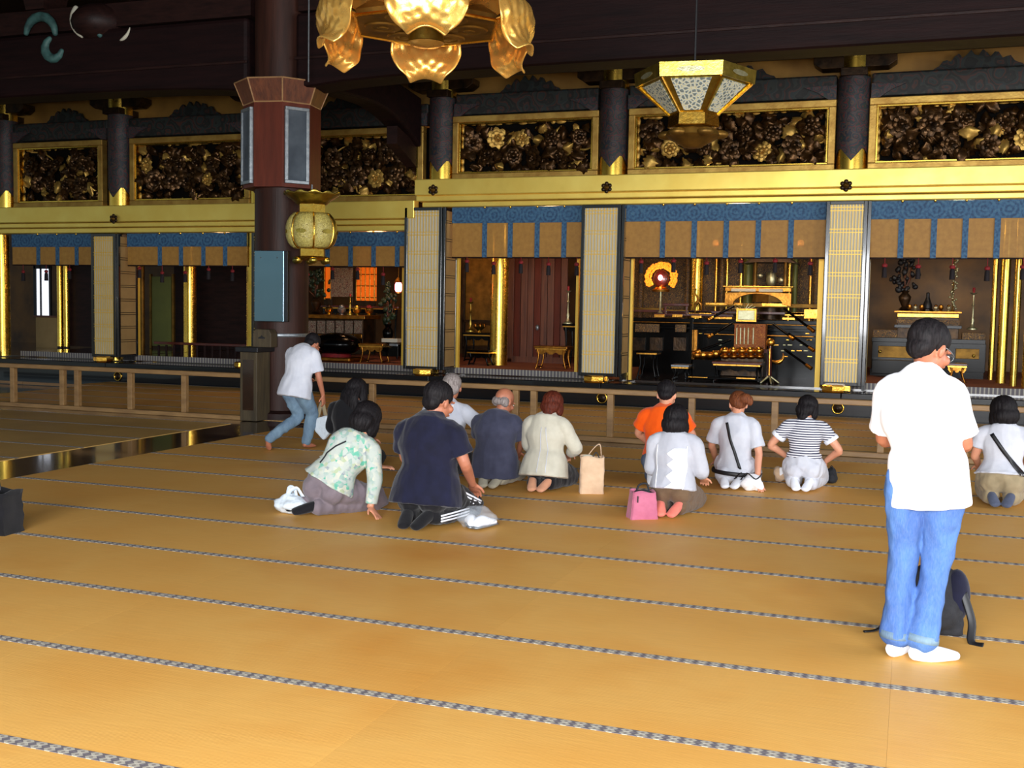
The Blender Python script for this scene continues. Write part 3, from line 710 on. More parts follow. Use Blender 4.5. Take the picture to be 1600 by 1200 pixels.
# ------------------------------------------------------------------ lattice doors on the columns
slat_me = {}
def door(px0, px1, zt, lb, side=.58, pane='paper', sl='gold_slat'):
    Y = 17.98; x0 = at(px0, 450, Y=Y).x; x1 = at(px1, 450, Y=Y).x; W = x1-x0; z0 = .5; H_ = zt-z0; f = .055
    t = thing('lattice_door', lb, 'door', (x0, Y, z0), 0)
    for nm, p, d in (('stile', (f/2, 0, H_/2), (f, .06, H_)), ('stile', (W-f/2, 0, H_/2), (f, .06, H_)), ('rail', (W/2, 0, f/2), (W-2*f, .056, f)), ('rail', (W/2, 0, H_-f/2), (W-2*f, .056, f))):
        MB().box(p, d).build(nm, 'lacquer', t, bevel=.006)
    MB().box((W/2, .005, H_/2), (W-2*f, .02, H_-2*f)).build('paper_panel', pane, t)
    k = ('v', round(H_, 2)); 
    if k not in slat_me: slat_me[k] = MB().box((0, 0, 0), (.009, .014, H_-2*f)).mesh('slat')
    for i in range(11):
        put(slat_me[k], 'slat', sl, t, (f+(W-2*f)*(i+.5)/11, -.013, H_/2))
    k = ('h', round(W, 3))
    if k not in slat_me: slat_me[k] = MB().box((0, 0, 0), (W-2*f, .016, .011)).mesh('crossbar')
    for i in range(8):
        for dz in (-.026, .026):
            z = f+(H_-2*f)*(i+1)/8.2+dz
            if z < H_-f: put(slat_me[k], 'crossbar', sl, t, (W/2, -.016, z))
    # support
    MB().box((W/2, .05, -.04), (W*.5, .1, .1)).build('foot', 'gold_bright', t, bevel=.01)
    # second leaf, folded back along the bay
    u = thing('side_door', lb.replace('cream', 'tan side leaf of').replace('lattice door', 'lattice door, folded back,'), 'door', (x1+.03, Y, z0), 0)
    for nm, p, d in (('stile', (0, f/2, H_/2), (.05, f, H_)), ('stile', (0, side-f/2, H_/2), (.05, f, H_)), ('rail', (0, side/2, f/2), (.046, side-2*f, f)), ('rail', (0, side/2, H_-f/2), (.046, side-2*f, f))):
        MB().box(p, d).build(nm, 'lacquer', u, bevel=.005)
    MB().box((0, side/2, H_/2), (.02, side-2*f, H_-2*f)).build('panel', 'paper_tan', u)
    for i in range(8):
        z = f+(H_-2*f)*(i+1)/8.6
        for dz in (-.02, .02): MB().box((.014, side/2, z+dz), (.012, side-2*f, .01)).build('crossbar', 'wood_dark', u)
    MB().box((.0, side/2, -.04), (.05, side*.6, .08)).build('foot', 'lacquer', u)
door(144, 182, 2.95, 'cream lattice door leftmost, without gold glints, on the left altar wall')
door(394, 432, 2.95, 'cream lattice door almost wholly hidden behind the tall front pillar')
door(632, 690, 3.37, 'cream lattice door with gold slats just right of the third bay')
door(907, 968, 3.37, 'cream lattice door with gold slats left of the central altar')
door(1287, 1351, 3.37, 'cream lattice door with gold slats right of the central altar')
for k, (a, b, zt) in enumerate(((714, 717, 3.37), (985, 989, 3.37), (1278, 1286, 3.37), (1353, 1359, 3.37), (212, 215, 2.96), (628, 631, 2.96), (900, 904, 3.37))):
    A, B = at(a, 450, Y=18.56).x, at(b, 450, Y=18.56).x
    struct(MB().bb((A, 18.56, .42), (B, 18.64, zt)).build('trim_%d' % (8+k), 'gold_slat'))
# ------------------------------------------------------------------ bay furniture helpers
FZ = .42
def P(x, y, Y): return at(x, y, Y=Y)
def pb(mb, x0, y0, x1, y1, Y, d, org=(0, 0, 0)):
    """box whose front matches the measured rectangle at depth Y, d metres deep"""
    a = P(x0, (y0+y1)/2, Y); b = P(x1, (y0+y1)/2, Y); c = P((x0+x1)/2, y0, Y); e = P((x0+x1)/2, y1, Y); o = Vector(org)
    mb.bb((a.x-o.x, Y-o.y, e.z-o.z), (b.x-o.x, Y+d-o.y, c.z-o.z)); return mb
def item(nm, lb, cat, px, Y, base=FZ, group=None):
    p = P(px, 500, Y); return thing(nm, lb, cat, (p.x, Y, base), 0, group)
def part(t, nm, m, rects, Y, d, bevel=.006):
    for r in rects: o = pb(MB(), *r, Y, d, t.matrix_basis.translation).build(nm, m, t, bevel=bevel)
    return o
def lz(px, py, Y, base=FZ): return P(px, py, Y).z-base
def table(lb, x0, x1, ytop, Y, d, nm='offering_table', top='gold_in_shade', leg='lacquer_in', base=None, apron=True, cat='table', grp=None):
    b = base if base is not None else FZ
    a, c = P(x0, ytop, Y), P(x1, ytop, Y); W = c.x-a.x; H_ = (a.z+c.z)/2-b
    t = thing(nm, lb, cat, ((a.x+c.x)/2, Y+d/2, b), 0, grp)
    MB().box((0, 0, H_-.02), (W, d, .04)).build('top', top, t, bevel=.008)
    MB().box((0, 0, H_-.05), (W*.94, d*.92, .03)).build('edge_band', 'gold_warm', t)
    lg = .045
    for sx in (-1, 1):
        for sy in (-1, 1):
            x = sx*(W/2-.06); y = sy*(d/2-.05)
            MB().tube([(x, y, H_-.06), (x-sx*.02, y, H_*.5), (x+sx*.02, y, .03), (x+sx*.04, y, 0)], [lg*.6, lg*.4, lg*.35, lg*.5], 8, sub=3).build('leg', leg, t, 60)
    if apron:
        k = 9; pts = [(-W*.44+W*.88*i/k, H_-.07-.04-.05*abs(math.sin(i*PI/3))) for i in range(k+1)]
        MB().prism([(-W*.44, H_-.06)]+pts+[(W*.44, H_-.06)], -d/2+.04, -d/2+.06).build('apron', leg, t)
    for s in (-1, 1): MB().tube([(s*(W/2-.05), -d/2+.05, .03), (s*(W/2-.05), d/2-.05, .03)], [.014]*2, 6).build('foot_bar', top, t)
    return t
def candle_stand(lb, px, ytop, ybase, Y, base=FZ, s=1.0, m='brass', cat='candlestick'):
    b = P(px, ybase, Y); h = P(px, ytop, Y).z-b.z
    t = thing('candlestick', lb, cat, (b.x, Y, b.z), 0)
    MB().lathe([(.09*s, 0), (.09*s, .02), (.04*s, .05), (.02*s, .12), (.035*s, .16), (.014*s, .22), (.014*s, h*.6), (.03*s, h*.64), (.014*s, h*.68), (.012*s, h*.9), (.06*s, h*.95), (.065*s, h*.96)], n=12).build('stem', m, t, 50)
    MB().lathe([(.018*s, h*.96), (.026*s, h*1.08), (.006, h*1.1)], n=8).build('candle', 'red_cord', t, 50)
    return t
def vase_plant(lb, px, ytop, ybase, Y, w=.3, leaf='leaf_green', seed=0, vase='gold_dark'):
    b = P(px, ybase, Y); h = P(px, ytop, Y).z-b.z
    t = thing('flower_vase', lb, 'vase', (b.x, Y, b.z), 0)
    MB().lathe([(.07, 0), (.1, .03), (.05, .08), (.1, h*.2), (.11, h*.26), (.05, h*.33), (.08, h*.37)], n=14).build('vase', vase, t, 50)
    q = random.Random(seed); m = MB(); s_ = MB()
    for i in range(46):
        u = q.random(); r = w*math.sin(PI*(.15+.8*u))*q.uniform(.3, 1); a = q.uniform(0, 2*PI); c = Vector((r*math.cos(a), r*math.sin(a)*.6, h*(.38+.6*u)))
        m.ball(c, (q.uniform(.03, .06), q.uniform(.02, .04), q.uniform(.03, .07)), 6, 4, Matrix.Rotation(q.uniform(-1, 1), 3, 'Y'))
        if i % 5 == 0: s_.tube([(0, 0, h*.34), (c.x*.5, c.y*.5, h*.5), c], [.008]*3, 5)
    f = m.build('foliage', leaf, t, True); f['kind'] = 'stuff'; s_.build('stems', 'wood_brown', t, True); return t
def gold_col(lb, px, w_px, Y, zt=4.8, m='gold', y=500):
    p = P(px, y, Y); r = (P(px+w_px/2, y, Y)-P(px-w_px/2, y, Y)).length/2
    t = thing('inner_column', lb, 'column', (p.x, Y, FZ))
    MB().lathe([(r, 0), (r, zt-FZ)], n=28).build('shaft', m, t, 40)
    MB().lathe([(r*1.12, 0), (r*1.12, .05), (r*1.02, .09)], n=28).build('base_ring', 'gold_dark', t, 40)
    return t
def mats(i, m, y0=18.56, h=.1):
    a, b = colX[i]+.07, colX[i+1]-.07
    t = thing('raised_mat', 'raised mat with patterned grey edge in the '+('leftmost', 'second', 'third', 'fourth', 'central', 'rightmost')[i]+' bay', 'mat', ((a+b)/2, (y0+24.2)/2, FZ), 0)
    W, D = b-a, 24.2-y0
    MB().box((0, .02, h/2), (W, D-.04, h)).build('mat_top', m, t)
    MB().box((0, -D/2+.0, h/2), (W, .035, h+.004)).build('patterned_edge', 'border', t)
mats(0, 'wood_floor_dark'); mats(1, 'wood_floor_dark'); mats(2, 'carpet_red'); mats(3, 'carpet_red'); mats(5, 'carpet_red')
FZ2 = FZ+.1
# ------------------------------------------------------------------ bay A (far left)
t = item('window_1', 'bright', 'window', 66, 22.0, FZ2); 
for k in ('label', 'category'): del t[k]
t.name = 'window_1'; t['kind'] = 'structure'
part(t, 'pane', 'window_light', [(56, 420, 62, 493), (64, 420, 76, 493)], 22.0, .03)
part(t, 'mullion', 'black', [(52, 415, 56, 495), (62, 415, 64, 495), (76, 415, 79, 495), (52, 412, 79, 420)], 21.97, .05)
part(t, 'lower_panel', 'paper_tan', [(56, 495, 90, 549)], 22.0, .05)
part(t, 'sill', 'wood_brown', [(52, 493, 90, 496)], 21.95, .1)
for k, px in enumerate((94, 104)): gold_col(('thin gold inner pillar just right of the lit window', 'second thin gold inner pillar, right of the lit window')[k], px, 7, 21.2)
struct(MB().bb((P(107, 500, 21.3).x, 21.3, FZ2), (P(150, 500, 21.3).x, 21.4, 4.9)).build('wall_inner_1', 'wood_dark'))
# bay B
t = item('green_panel', 'plain olive green sliding panel standing in the second bay', 'panel', 252, 21.5, FZ2)
M['olive'] = pm('olive_panel', (112, 116, 52), (96, 100, 44), 2, .5, .2)
part(t, 'panel', 'olive', [(237, 432, 267, 541)], 21.5, .05); part(t, 'frame', 'gold_dull', [(233, 428, 236, 544), (268, 428, 271, 544)], 21.48, .07)
gold_col('slim bright gold inner column of the second bay', 297, 17, 20.6)
gold_col('thin dull gold post left of the olive panel', 222, 7, 20.4, m='gold_dull')
t = item('low_fence', 'low dark red inner fence across the second bay', 'fence', 318, 19.3, FZ2)
part(t, 'top_rail', 'lacquer_red', [(240, 536, 395, 540)], 19.3, .05)
part(t, 'bottom_rail', 'lacquer_red', [(240, 556, 395, 560)], 19.3, .05)
for px in range(246, 394, 12): part(t, 'picket', 'wood_dark', [(px, 539, px+3, 558)], 19.31, .03)
struct(MB().bb((P(272, 500, 22.2).x, 22.2, FZ2), (P(398, 500, 22.2).x, 22.3, 4.9)).build('wall_inner_2', 'wood_dark'))
# bay C
t = item('lit_lattice_doors', 'pair of glowing amber lattice doors at the back of the third bay', 'door', 570, 22.2, FZ2)
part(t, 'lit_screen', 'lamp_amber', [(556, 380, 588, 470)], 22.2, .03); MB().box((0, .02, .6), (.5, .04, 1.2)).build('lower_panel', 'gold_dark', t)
for px in (556, 563, 570, 577, 584): part(t, 'stile', 'gold_warm', [(px, 378, px+1.6, 470)], 22.15, .04)
for py in (392, 410, 428, 446, 464): part(t, 'rail', 'gold_in_shade', [(556, py, 588, py+1.5)], 22.16, .03)
t = item('lit_lattice_doors', 'narrow amber lit lattice strip left of the white brocade hanging', 'door', 512, 22.2, FZ2)
part(t, 'lit_screen', 'lamp_amber', [(507, 400, 517, 466)], 22.2, .03); MB().box((0, .02, .62), (.2, .04, 1.24)).build('lower_panel', 'gold_dark', t); part(t, 'stile', 'gold_warm', [(506, 398, 508, 468), (516, 398, 518, 468)], 22.15, .04)
t = item('brocade_hanging', 'white and red figured brocade hanging in the third bay', 'hanging', 535, 21.0, FZ2)
part(t, 'cloth', 'brocade_white', [(517, 418, 551, 464)], 21.0, .02); part(t, 'top_rod', 'gold_dark', [(515, 414, 553, 418)], 20.98, .05)
part(t, 'stand', 'gold_dark', [(517, 464, 519, 500), (549, 464, 551, 500)], 20.98, .04)
table('dark altar table with gold edge behind the carved offering table, third bay', 500, 622, 478, 20.6, .6, base=FZ2, top='lacquer_red')
t = item('offering_table', 'gold topped offering table with pale carved openwork front, third bay', 'table', 523, 19.6, FZ2)
part(t, 'top', 'gold_in_shade', [(476, 492, 570, 498)], 19.5, .7); part(t, 'body', 'gold_dark', [(479, 498, 567, 545)], 19.6, .5)
for k in range(6):
    x = 481+k*14.4; part(t, 'carved_panel', 'brocade_white', [(x, 501, x+12, 521)], 19.57, .04)
for k in range(6): part(t, 'carved_drop', 'gold_in_shade', [(480+k*14.6, 522, 492+k*14.6, 529)], 19.56, .05)
t = item('great_bowl', 'large black rounded gong bowl on a gilt stand, third bay', 'bowl', 522, 19.0, FZ2)
c = P(522, 538, 19.0); MB().ball((0, .1, c.z-FZ2), (.5, .42, .23), 24, 14).build('bowl', 'lacquer_in', t, True)
MB().box((0, .1, .05), (.9, .6, .08)).build('stand', 'gold_in_shade', t, bevel=.02); MB().lathe([(.3, .09), (.26, .2)], (0, .1, 0), 16).build('cushion', 'red_cord', t, 50)
table('small gilt stand with round openings right of the black gong bowl', 559, 598, 537, 19.0, .4, base=FZ2, leg='gold_in_shade', nm='gilt_stand')
t = item('white_box', 'small white box on a black stand beside the third lattice door', 'box', 609, 19.2, FZ2); part(t, 'stand', 'lacquer_in', [(597, 538, 622, 557)], 19.2, .3); part(t, 'box', 'paper', [(596, 529, 621, 535)], 19.2, .25); part(t, 'lid', 'steel', [(608, 537, 621, 541)], 19.17, .1)
vase_plant('dark pine arrangement in a vase beside the tall pillar, third bay', 494, 420, 490, 20.0, .34, seed=4)
vase_plant('tall dark standing flower vase near the red lamp, third bay', 606, 440, 545, 19.9, .22, 'leaf_green', 5, 'lacquer_in')
candle_stand('red candle in a stand before the white brocade hanging', 547, 462, 492, 19.8, s=.8); point('candle_light', P(547, 452, 19.6), 3, (1, .5, .2), .03)
t = item('red_lamp', 'small glowing red lantern beside the third lattice door', 'lantern', 622, 19.6, P(622, 456, 19.6).z)
MB().lathe([(.05, 0), (.07, .04), (.07, .14), (.05, .18)], n=10).build('globe', 'lamp_pink', t, 50); MB().lathe([(.09, .18), (.07, .22), (.02, .28)], n=8).build('cap', 'gold_in_shade', t); MB().tube([(0, 0, .28), (0, 0, 6.69-t.location.z)], [.006]*2, 5).build('chain', 'gold_dull', t)
MB().lathe([(.06, -.03), (.06, 0)], n=8).build('base', 'gold_in_shade', t)
for k, (px, py) in enumerate(((512, 488), (532, 488), (556, 487), (575, 486))):
    b = P(px, py+5, 19.7); t = thing('offering_vessel', ('gold', 'blue-grey', 'brass', 'small gold')[k]+' offering vessel on the carved table, third bay', 'vessel', (b.x, 19.75, lz(523, 492, 19.5)+FZ), 0)
    MB().lathe([(.05, 0), (.03, .03), (.08, .07), (.09, .12), (.06, .15)], n=12).build('cup', ('gold', 'steel', 'brass', 'gold')[k], t, 50); MB().ball((0, 0, .16), (.055, .055, .05), 10, 6).build('lid', ('gold_dark', 'steel', 'gold', 'red_cord')[k], t, True)
# bay D
gold_col('single bright gold inner column of the fourth bay', 780, 26, 19.9)
t = item('board_door', 'tall brown wooden boarded doors right of the gold inner column', 'door', 842, 21.2, FZ2)
MB().box((0, .04, .06), (1.15, .1, .12)).build('sill', 'wood_brown', t)
n = 9
for k in range(n):
    x0 = 793+k*10.4; part(t, 'board', ('wood_brown', 'wood_red', 'wood_brown')[k % 3], [(x0, 380, x0+9.6, 560)], 21.2+.03*(k % 2), .06)
MB().ball((P(838, 512, 21.1).x-t.location.x, -.04, P(838, 512, 21.1).z-FZ2), (.04, .03, .06), 8, 6).build('lock', 'steel', t, True)
t = item('gilt_screen', 'tall plain gilt screen at the left back of the fourth bay', 'screen', 745, 22.5, FZ2)
MB().box((0, 0, .12), (.62, .1, .24)).build('plinth', 'gold_dark', t)
part(t, 'panel', 'gold_dull', [(726, 395, 772, 500)], 22.5, .05); part(t, 'frame', 'gold_dark', [(722, 392, 726, 545), (772, 392, 775, 545), (722, 500, 775, 504)], 22.45, .07); part(t, 'lower_panel', 'gold_dull', [(730, 508, 768, 540)], 22.5, .05)
table('black lacquer side table with incense bowl, left of the gold column', 722, 768, 520, 20.8, .5, base=FZ2, top='lacquer_in')
b = P(742, 520, 20.8); t = thing('incense_burner', 'gold lotus shaped incense burner on the black side table, fourth bay', 'incense burner', (b.x, 21.05, b.z), 0)
MB().lathe([(.05, 0), (.03, .04), (.1, .09), (.12, .15), (.09, .17)], n=14).build('bowl', 'brass', t, 50)
for k in range(6):
    a = k*PI/3; MB().ball((.1*math.cos(a), .1*math.sin(a), .14), (.03, .03, .05), 8, 6).build('petal', 'gold_in_shade', t, True)
candle_stand('small candlestick left of the fourth bay gold column', 735, 470, 518, 20.7)
table('small black footed table on the carpet at the left of the fourth bay', 728, 764, 547, 19.4, .35, base=FZ2, top='lacquer_in')
table('small gilt offering table with curved legs on the carpet of the fourth bay', 834, 886, 541, 19.2, .4, base=FZ2, top='gold_in_shade', leg='gold_in_shade')
table('black chest with gilt panels behind the tall candlestick, fourth bay', 878, 904, 506, 20.2, .5, base=FZ2, top='lacquer_in')
candle_stand('tall slim candlestick at the right of the fourth bay', 887, 452, 506, 20.3, m='brass_pale')
# bay E : central altar
Eb = FZ
t = item('great_altar', 'tiered black and gold altar platform of the central bay', 'altar', 1135, 20.4, Eb)
part(t, 'base_block', 'lacquer_in', [(985, 500, 1279, 588)], 21.0, 2.2)
part(t, 'front_tier', 'gold_dull', [(988, 481, 1036, 486), (1100, 474, 1277, 480)], 20.95, .3)
part(t, 'front_tier', 'gold_warm', [(1076, 486, 1112, 491), (1226, 488, 1277, 494), (1102, 473, 1160, 477), (1190, 474, 1230, 479)], 20.9, .08)
part(t, 'shelf', 'lacquer_red', [(1022, 490, 1146, 494), (988, 486, 1277, 490)], 20.9, .4)
part(t, 'gilt_fitting', 'gold_warm', [(1022, 491, 1038, 496), (1050, 491, 1066, 496), (1080, 493, 1096, 497), (1118, 495, 1144, 499), (1222, 496, 1242, 500), (1256, 483, 1277, 498)], 20.86, .06)
part(t, 'black_beam', 'lacquer_in', [(988, 499, 1279, 505), (988, 512, 1279, 516)], 20.8, .1)
part(t, 'gilt_line', 'gold_in_shade', [(988, 505, 1279, 506.5), (1100, 523, 1272, 525)], 20.78, .06)
q = random.Random(5)
for k in range(26):
    x = q.uniform(1090, 1268); y = q.choice((520, 530, 538, 547, 556)); part(t, 'gilt_plaque', q.choice(('gold_warm', 'brass_pale', 'gold')), [(x, y, x+q.uniform(4, 10), y+2.2)], 20.95, .1)
for px in (1079, 1276): part(t, 'post', 'lacquer_in', [(px-2, 496, px+2, 590)], 20.2, .1)
part(t, 'gilt_post_trim', 'gold_in_shade', [(1083, 515, 1089, 562)], 20.4, .1)
for k, (a, b_, m) in enumerate((((992, 505), (1030, 520), 'gold_dull'), ((1055, 506), (1072, 520), 'gold_dull'))): part(t, 'painted_plaque', 'paint_altar', [(a[0], a[1]+1, b_[0], b_[1]-1)], 20.75, .05)
for a in (988, 1015, 1052): part(t, 'lower_panel', 'gold_dark', [(a, 527, a+20, 548)], 20.95, .08)
struct(MB().bb((P(960, 500, 22.6).x, 22.6, Eb), (P(1290, 500, 22.6).x, 22.7, 4.9)).build('wall_inner_3', 'paint_altar'))
gold_col('thick gold column behind the central altar', 1087, 19, 21.8, m='gold')
for px, w_, m, lb in ((1117, 5, 'gold_warm', 'slim bright gold post right of the thick gold column'), (1126, 7, 'paint_altar', 'slim painted post beside the slim bright gold post'), (1134, 4, 'gold', 'slim gold post left of the altar canopy'), (1156, 5, 'gold', 'slim gold post inside the altar canopy'),
                 (1167, 14, 'olive', 'olive column inside the central altar'), (1231, 5, 'gold', 'slim gold post right of the dark altar figure'), (1240, 8, 'olive', 'narrow olive post at the right of the altar'), (1264, 5, 'gold_warm', 'bright gold post near the right edge of the altar'), (1273, 9, 'paint_altar', 'painted column at the right edge of the altar'), (1073, 8, 'paint_altar', 'painted column left of the thick gold column'), (1000, 9, 'paint_altar', 'painted column at the left edge of the altar')):
    gold_col(lb, px, w_, 22.0, m=m)
# halo lantern
hp = P(1033, 434, 20.3); t = thing('halo_lantern', 'glowing gold halo lantern with a pink light, left part of the central altar', 'lantern', (hp.x, 20.3, hp.z), 0)
q = random.Random(8); R_ = .27; m = MB()
for k in range(46):
    a = -PI*.2+PI*1.4*k/45; 
    for r in (.72, .88, 1.02): m.ball((R_*r*1.05*math.cos(a)+q.uniform(-.01, .01), q.uniform(-.02, .02), R_*r*math.sin(a)+q.uniform(-.01, .01)), (q.uniform(.018, .03), .015, q.uniform(.018, .03)), 6, 4)
h_ = m.build('openwork_halo', 'lamp_gold', t, True)
MB().ball((0, 0, -.02), (.15, .06, .17), 16, 10).build('shade', 'lacquer_red', t, True)
MB().ball((0, -.07, 0), (.045, .03, .055), 10, 8).build('bulb', 'lamp_pink', t, True)
MB().lathe([(.16, -.26), (.17, -.22), (.12, -.2), (.1, -.17)], n=14).build('tray', 'gold_warm', t, 50)
MB().lathe([(.06, -.66), (.02, -.62), (.018, -.26)], n=8).build('stand', 'brass_pale', t, 50)
point('halo_light', (hp.x, 20.1, hp.z), 5, (1, .45, .2), .05)
t = item('red_lacquer_table', 'small red lacquer table with vessels right of the halo lantern', 'table', 1056, 20.4, P(1056, 492, 20.4).z)
part(t, 'top', 'lacquer_red', [(1036, 474, 1076, 478)], 20.4, .35); part(t, 'leg', 'lacquer_red', [(1038, 478, 1041, 491)], 20.42, .04); part(t, 'leg', 'lacquer_red', [(1071, 478, 1074, 491)], 20.42, .04); part(t, 'shelf', 'gold_dull', [(1040, 484, 1073, 486)], 20.42, .25)
t = item('bronze_crane', 'small bronze crane candleholder right of the halo lantern', 'figurine', 1086, 20.3, P(1086, 490, 20.3).z)
MB().tube([(0, 0, 0), (0, 0, .16), (.05, 0, .22), (.03, 0, .3), (-.01, 0, .38), (0, 0, .46)], [.012, .03, .045, .02, .014, .02], 8, sub=3).build('body', 'gold_dull', t, True); MB().lathe([(.07, 0), (.06, .02)], n=10).build('base', 'gold_dull', t); MB().tube([(.05, 0, .22), (.1, 0, .17), (.11, 0, .05)], [.03, .025, .006], 6, sub=3).build('tail', 'gold_in_shade', t, True)
# arched gilt gateway
t = item('gilt_arch', 'gilt arched altar rail with two pale inscribed plaques, central altar', 'arch', 1185, 20.3, P(1185, 478, 20.3).z)
o = t.location; Xc = lambda px: P(px, 465, 20.3).x-o.x; Zc = lambda py: P(1185, py, 20.3).z-o.z
MB().bb((Xc(1134), -.12, Zc(456)), (Xc(1237), .1, Zc(449))).build('lintel', 'gold_in_shade', t, bevel=.01)
MB().bb((Xc(1131), -.15, Zc(449)), (Xc(1240), .12, Zc(447.3))).build('lintel_cap', 'gold_warm', t, bevel=.005)
for a, b in ((1144, 1182), (1187, 1224)): MB().bb((Xc(a), -.145, Zc(456)), (Xc(b), -.12, Zc(451.5))).build('plaque', 'paper', t); 
ar = []
for k in range(15): a = PI*k/14; ar.append((Xc(1185)-(Xc(1222)-Xc(1185))*math.cos(a)*1.05, Zc(476)+(Zc(459)-Zc(476))*math.sin(a)))
ar2 = [(Xc(1134), Zc(458)), (Xc(1134), Zc(479))]+ar+[(Xc(1236), Zc(479)), (Xc(1236), Zc(458))]
MB().prism([(Xc(1134), 0), (Xc(1134), Zc(458))]+[(Xc(1160), Zc(457)), (Xc(1210), Zc(457))]+[(Xc(1237), Zc(458)), (Xc(1237), 0)]+ar[::-1], -.1, .05).build('arch_board', 'gold_in_shade', t, bevel=.004)
for k in range(9):   # sun-ray cresting
    a = PI*(k+.5)/9; MB().tube([(Xc(1166)+.03*math.cos(a), -.2, Zc(485)), (Xc(1166)+.22*math.cos(a), -.2, Zc(485)+.13*math.sin(a))], [.01, .004], 5).build('ray', 'brass_pale', t)
t = item('reading_stand', 'pale gold framed lectern with orange brocade below it, central altar', 'lectern', 1166, 19.9, Eb)
part(t, 'frame', 'gold_warm', [(1150, 482, 1182, 503)], 19.9, .1); part(t, 'panel', 'brass_pale', [(1153, 485, 1179, 500)], 19.87, .04)
M['orange_brocade'] = painted('orange_brocade', 20, [(190, 100, 34), (120, 50, 20), (214, 150, 60), (150, 70, 28), (90, 40, 18)])
part(t, 'brocade_cloth', 'orange_brocade', [(1147, 506, 1196, 545)], 19.95, .25)
for px in (1150, 1156, 1162, 1168, 1176): part(t, 'rod', 'brass_pale', [(px, 512, px+1.8, 538)], 19.92, .02)
part(t, 'plinth', 'lacquer_red', [(1144, 545, 1198, 588)], 19.95, .3)
# gilt lotus ledge
t = item('lotus_pedestal', 'low gilt lotus pedestal in front of the orange brocade', 'pedestal', 1160, 19.4, Eb)
part(t, 'core', 'gold_dark', [(1126, 552, 1193, 588)], 19.5, .4)
for k in range(5):
    c = P(1132+k*13.5, 548, 19.4); MB().ball((c.x-t.location.x, 0, c.z-Eb), (.085, .08, .07), 12, 8).build('petal', 'gold_warm', t, True)
for k in range(5):
    c = P(1132+k*13.5, 557, 19.38); MB().ball((c.x-t.location.x, .03, c.z-Eb), (.085, .08, .05), 12, 8).build('petal', 'gold_in_shade', t, True)
t = item('gilt_bowl', 'gilt offering bowls in a cluster left of the lotus pedestal', 'bowl', 1102, 19.4, Eb)
part(t, 'stand', 'lacquer_in', [(1082, 562, 1122, 588)], 19.4, .3)
for k, px in enumerate((1088, 1098, 1108, 1118)):
    c = P(px, 562-2*(k > 2), 19.5); MB().lathe([(.03, 0), (.075, .05), (.085, .11-.02*(k % 2)), (.06, .14)], (c.x-t.location.x, .12, c.z-Eb), 12).build('bowl', 'gold_warm' if k % 2 else 'gold_in_shade', t, 50)
table('low black table with red cloth top and gold corners, front of the central altar', 1112, 1190, 566, 18.95, .5, base=Eb, top='lacquer_red', leg='lacquer_in')
t = item('gilt_tray', 'long flat black tray edged with gold at the very front of the central altar', 'tray', 1120, 18.7, Eb)
part(t, 'tray', 'lacquer_in', [(1072, 590, 1185, 593)], 18.7, .3); part(t, 'gold_edge', 'gold_warm', [(1075, 588.5, 1105, 590.5), (1150, 590, 1180, 592.5)], 18.68, .03)
b = P(1202, 592, 19.0); t = thing('banner_pole', 'red and gold standing pole with round finial, right front of the central altar', 'pole', (b.x, 19.0, Eb), 0)
hh = P(1202, 535, 19.0).z-Eb
MB().lathe([(.035, .1), (.03, hh-.06)], n=10).build('pole', 'lacquer_red', t, 50); MB().ball((0, 0, hh), (.075, .05, .075), 12, 8).build('finial', 'gold_warm', t, True)
MB().tube([(0, -.04, .15), (0, -.04, hh-.1)], [.012]*2, 6).build('gilt_strip', 'gold_warm', t)
for k in range(5):
    a = k*2*PI/5; MB().tube([(0, 0, .14), (.08*math.cos(a), .08*math.sin(a), .08), (.17*math.cos(a), .17*math.sin(a), .012)], [.02, .016, .014], 6, sub=3).build('foot', 'brass_pale', t, True)
b = P(1214, 560, 19.3); t = thing('gilt_crescent', 'gilt crescent ornament right of the red and gold pole', 'ornament', (b.x, 19.3, Eb), 0)
MB().tube(arcpts(0, b.z-Eb+.04, .11, -2.4, .5), [.01, .025, .035, .04, .035, .028, .02, .012, .006], 8).build('crescent', 'gold_warm', t, True); MB().lathe([(.06, 0), (.015, .03), (.012, b.z-Eb-.06)], n=8).build('stand', 'lacquer_in', t, 50)
for k, (x0, y0, x1, y1) in enumerate(((1147, 478, 1106, 500), (1144, 505, 1106, 527), (1142, 531, 1082, 552), (1225, 482, 1272, 518), (1208, 506, 1240, 530), (1232, 521, 1272, 548), (1226, 546, 1268, 576))):
    Y = 19.8; a, b = P(x0, y0, Y), P(x1, y1, Y-.25)
    t = thing('lacquer_strut', 'slanting black lacquer strut with gold tip, %s of the orange brocade' % ('upper left', 'middle left', 'lower left', 'upper right', 'inner right', 'outer right', 'lower right')[k], 'strut', a, 0)
    d = b-a; MB().tube([Vector(), d*.82], [.022]*2, 8).build('bar', 'lacquer_in', t, 60); MB().tube([d*.8, d], [.032, .036], 8).build('tip', 'gold_warm', t, 60)
table('small black lacquer table with silver edge at the left of the central altar', 993, 1027, 548, 19.3, .4, base=Eb, top='lacquer_in')
table('low black stand with pale papers beside the left lacquer table', 1048, 1076, 570, 19.1, .4, base=Eb, top='steel')
b = P(1202, 447, 21.2); t = thing('inner_shrine', 'dark canopied inner shrine figure with pale highlights above the gilt arch', 'shrine', (b.x, 21.5, Eb), 0)
z = b.z-Eb; MB().lathe([(.35, z-.3), (.32, z), (.2, z+.02)], n=8).build('dais', 'gold_dull', t)
MB().prism([(-.5, z+.42), (-.3, z+.55), (0, z+.75), (.3, z+.55), (.5, z+.42), (.3, z+.45), (-.3, z+.45)], -.3, .3).build('roof', 'gold_dark', t)
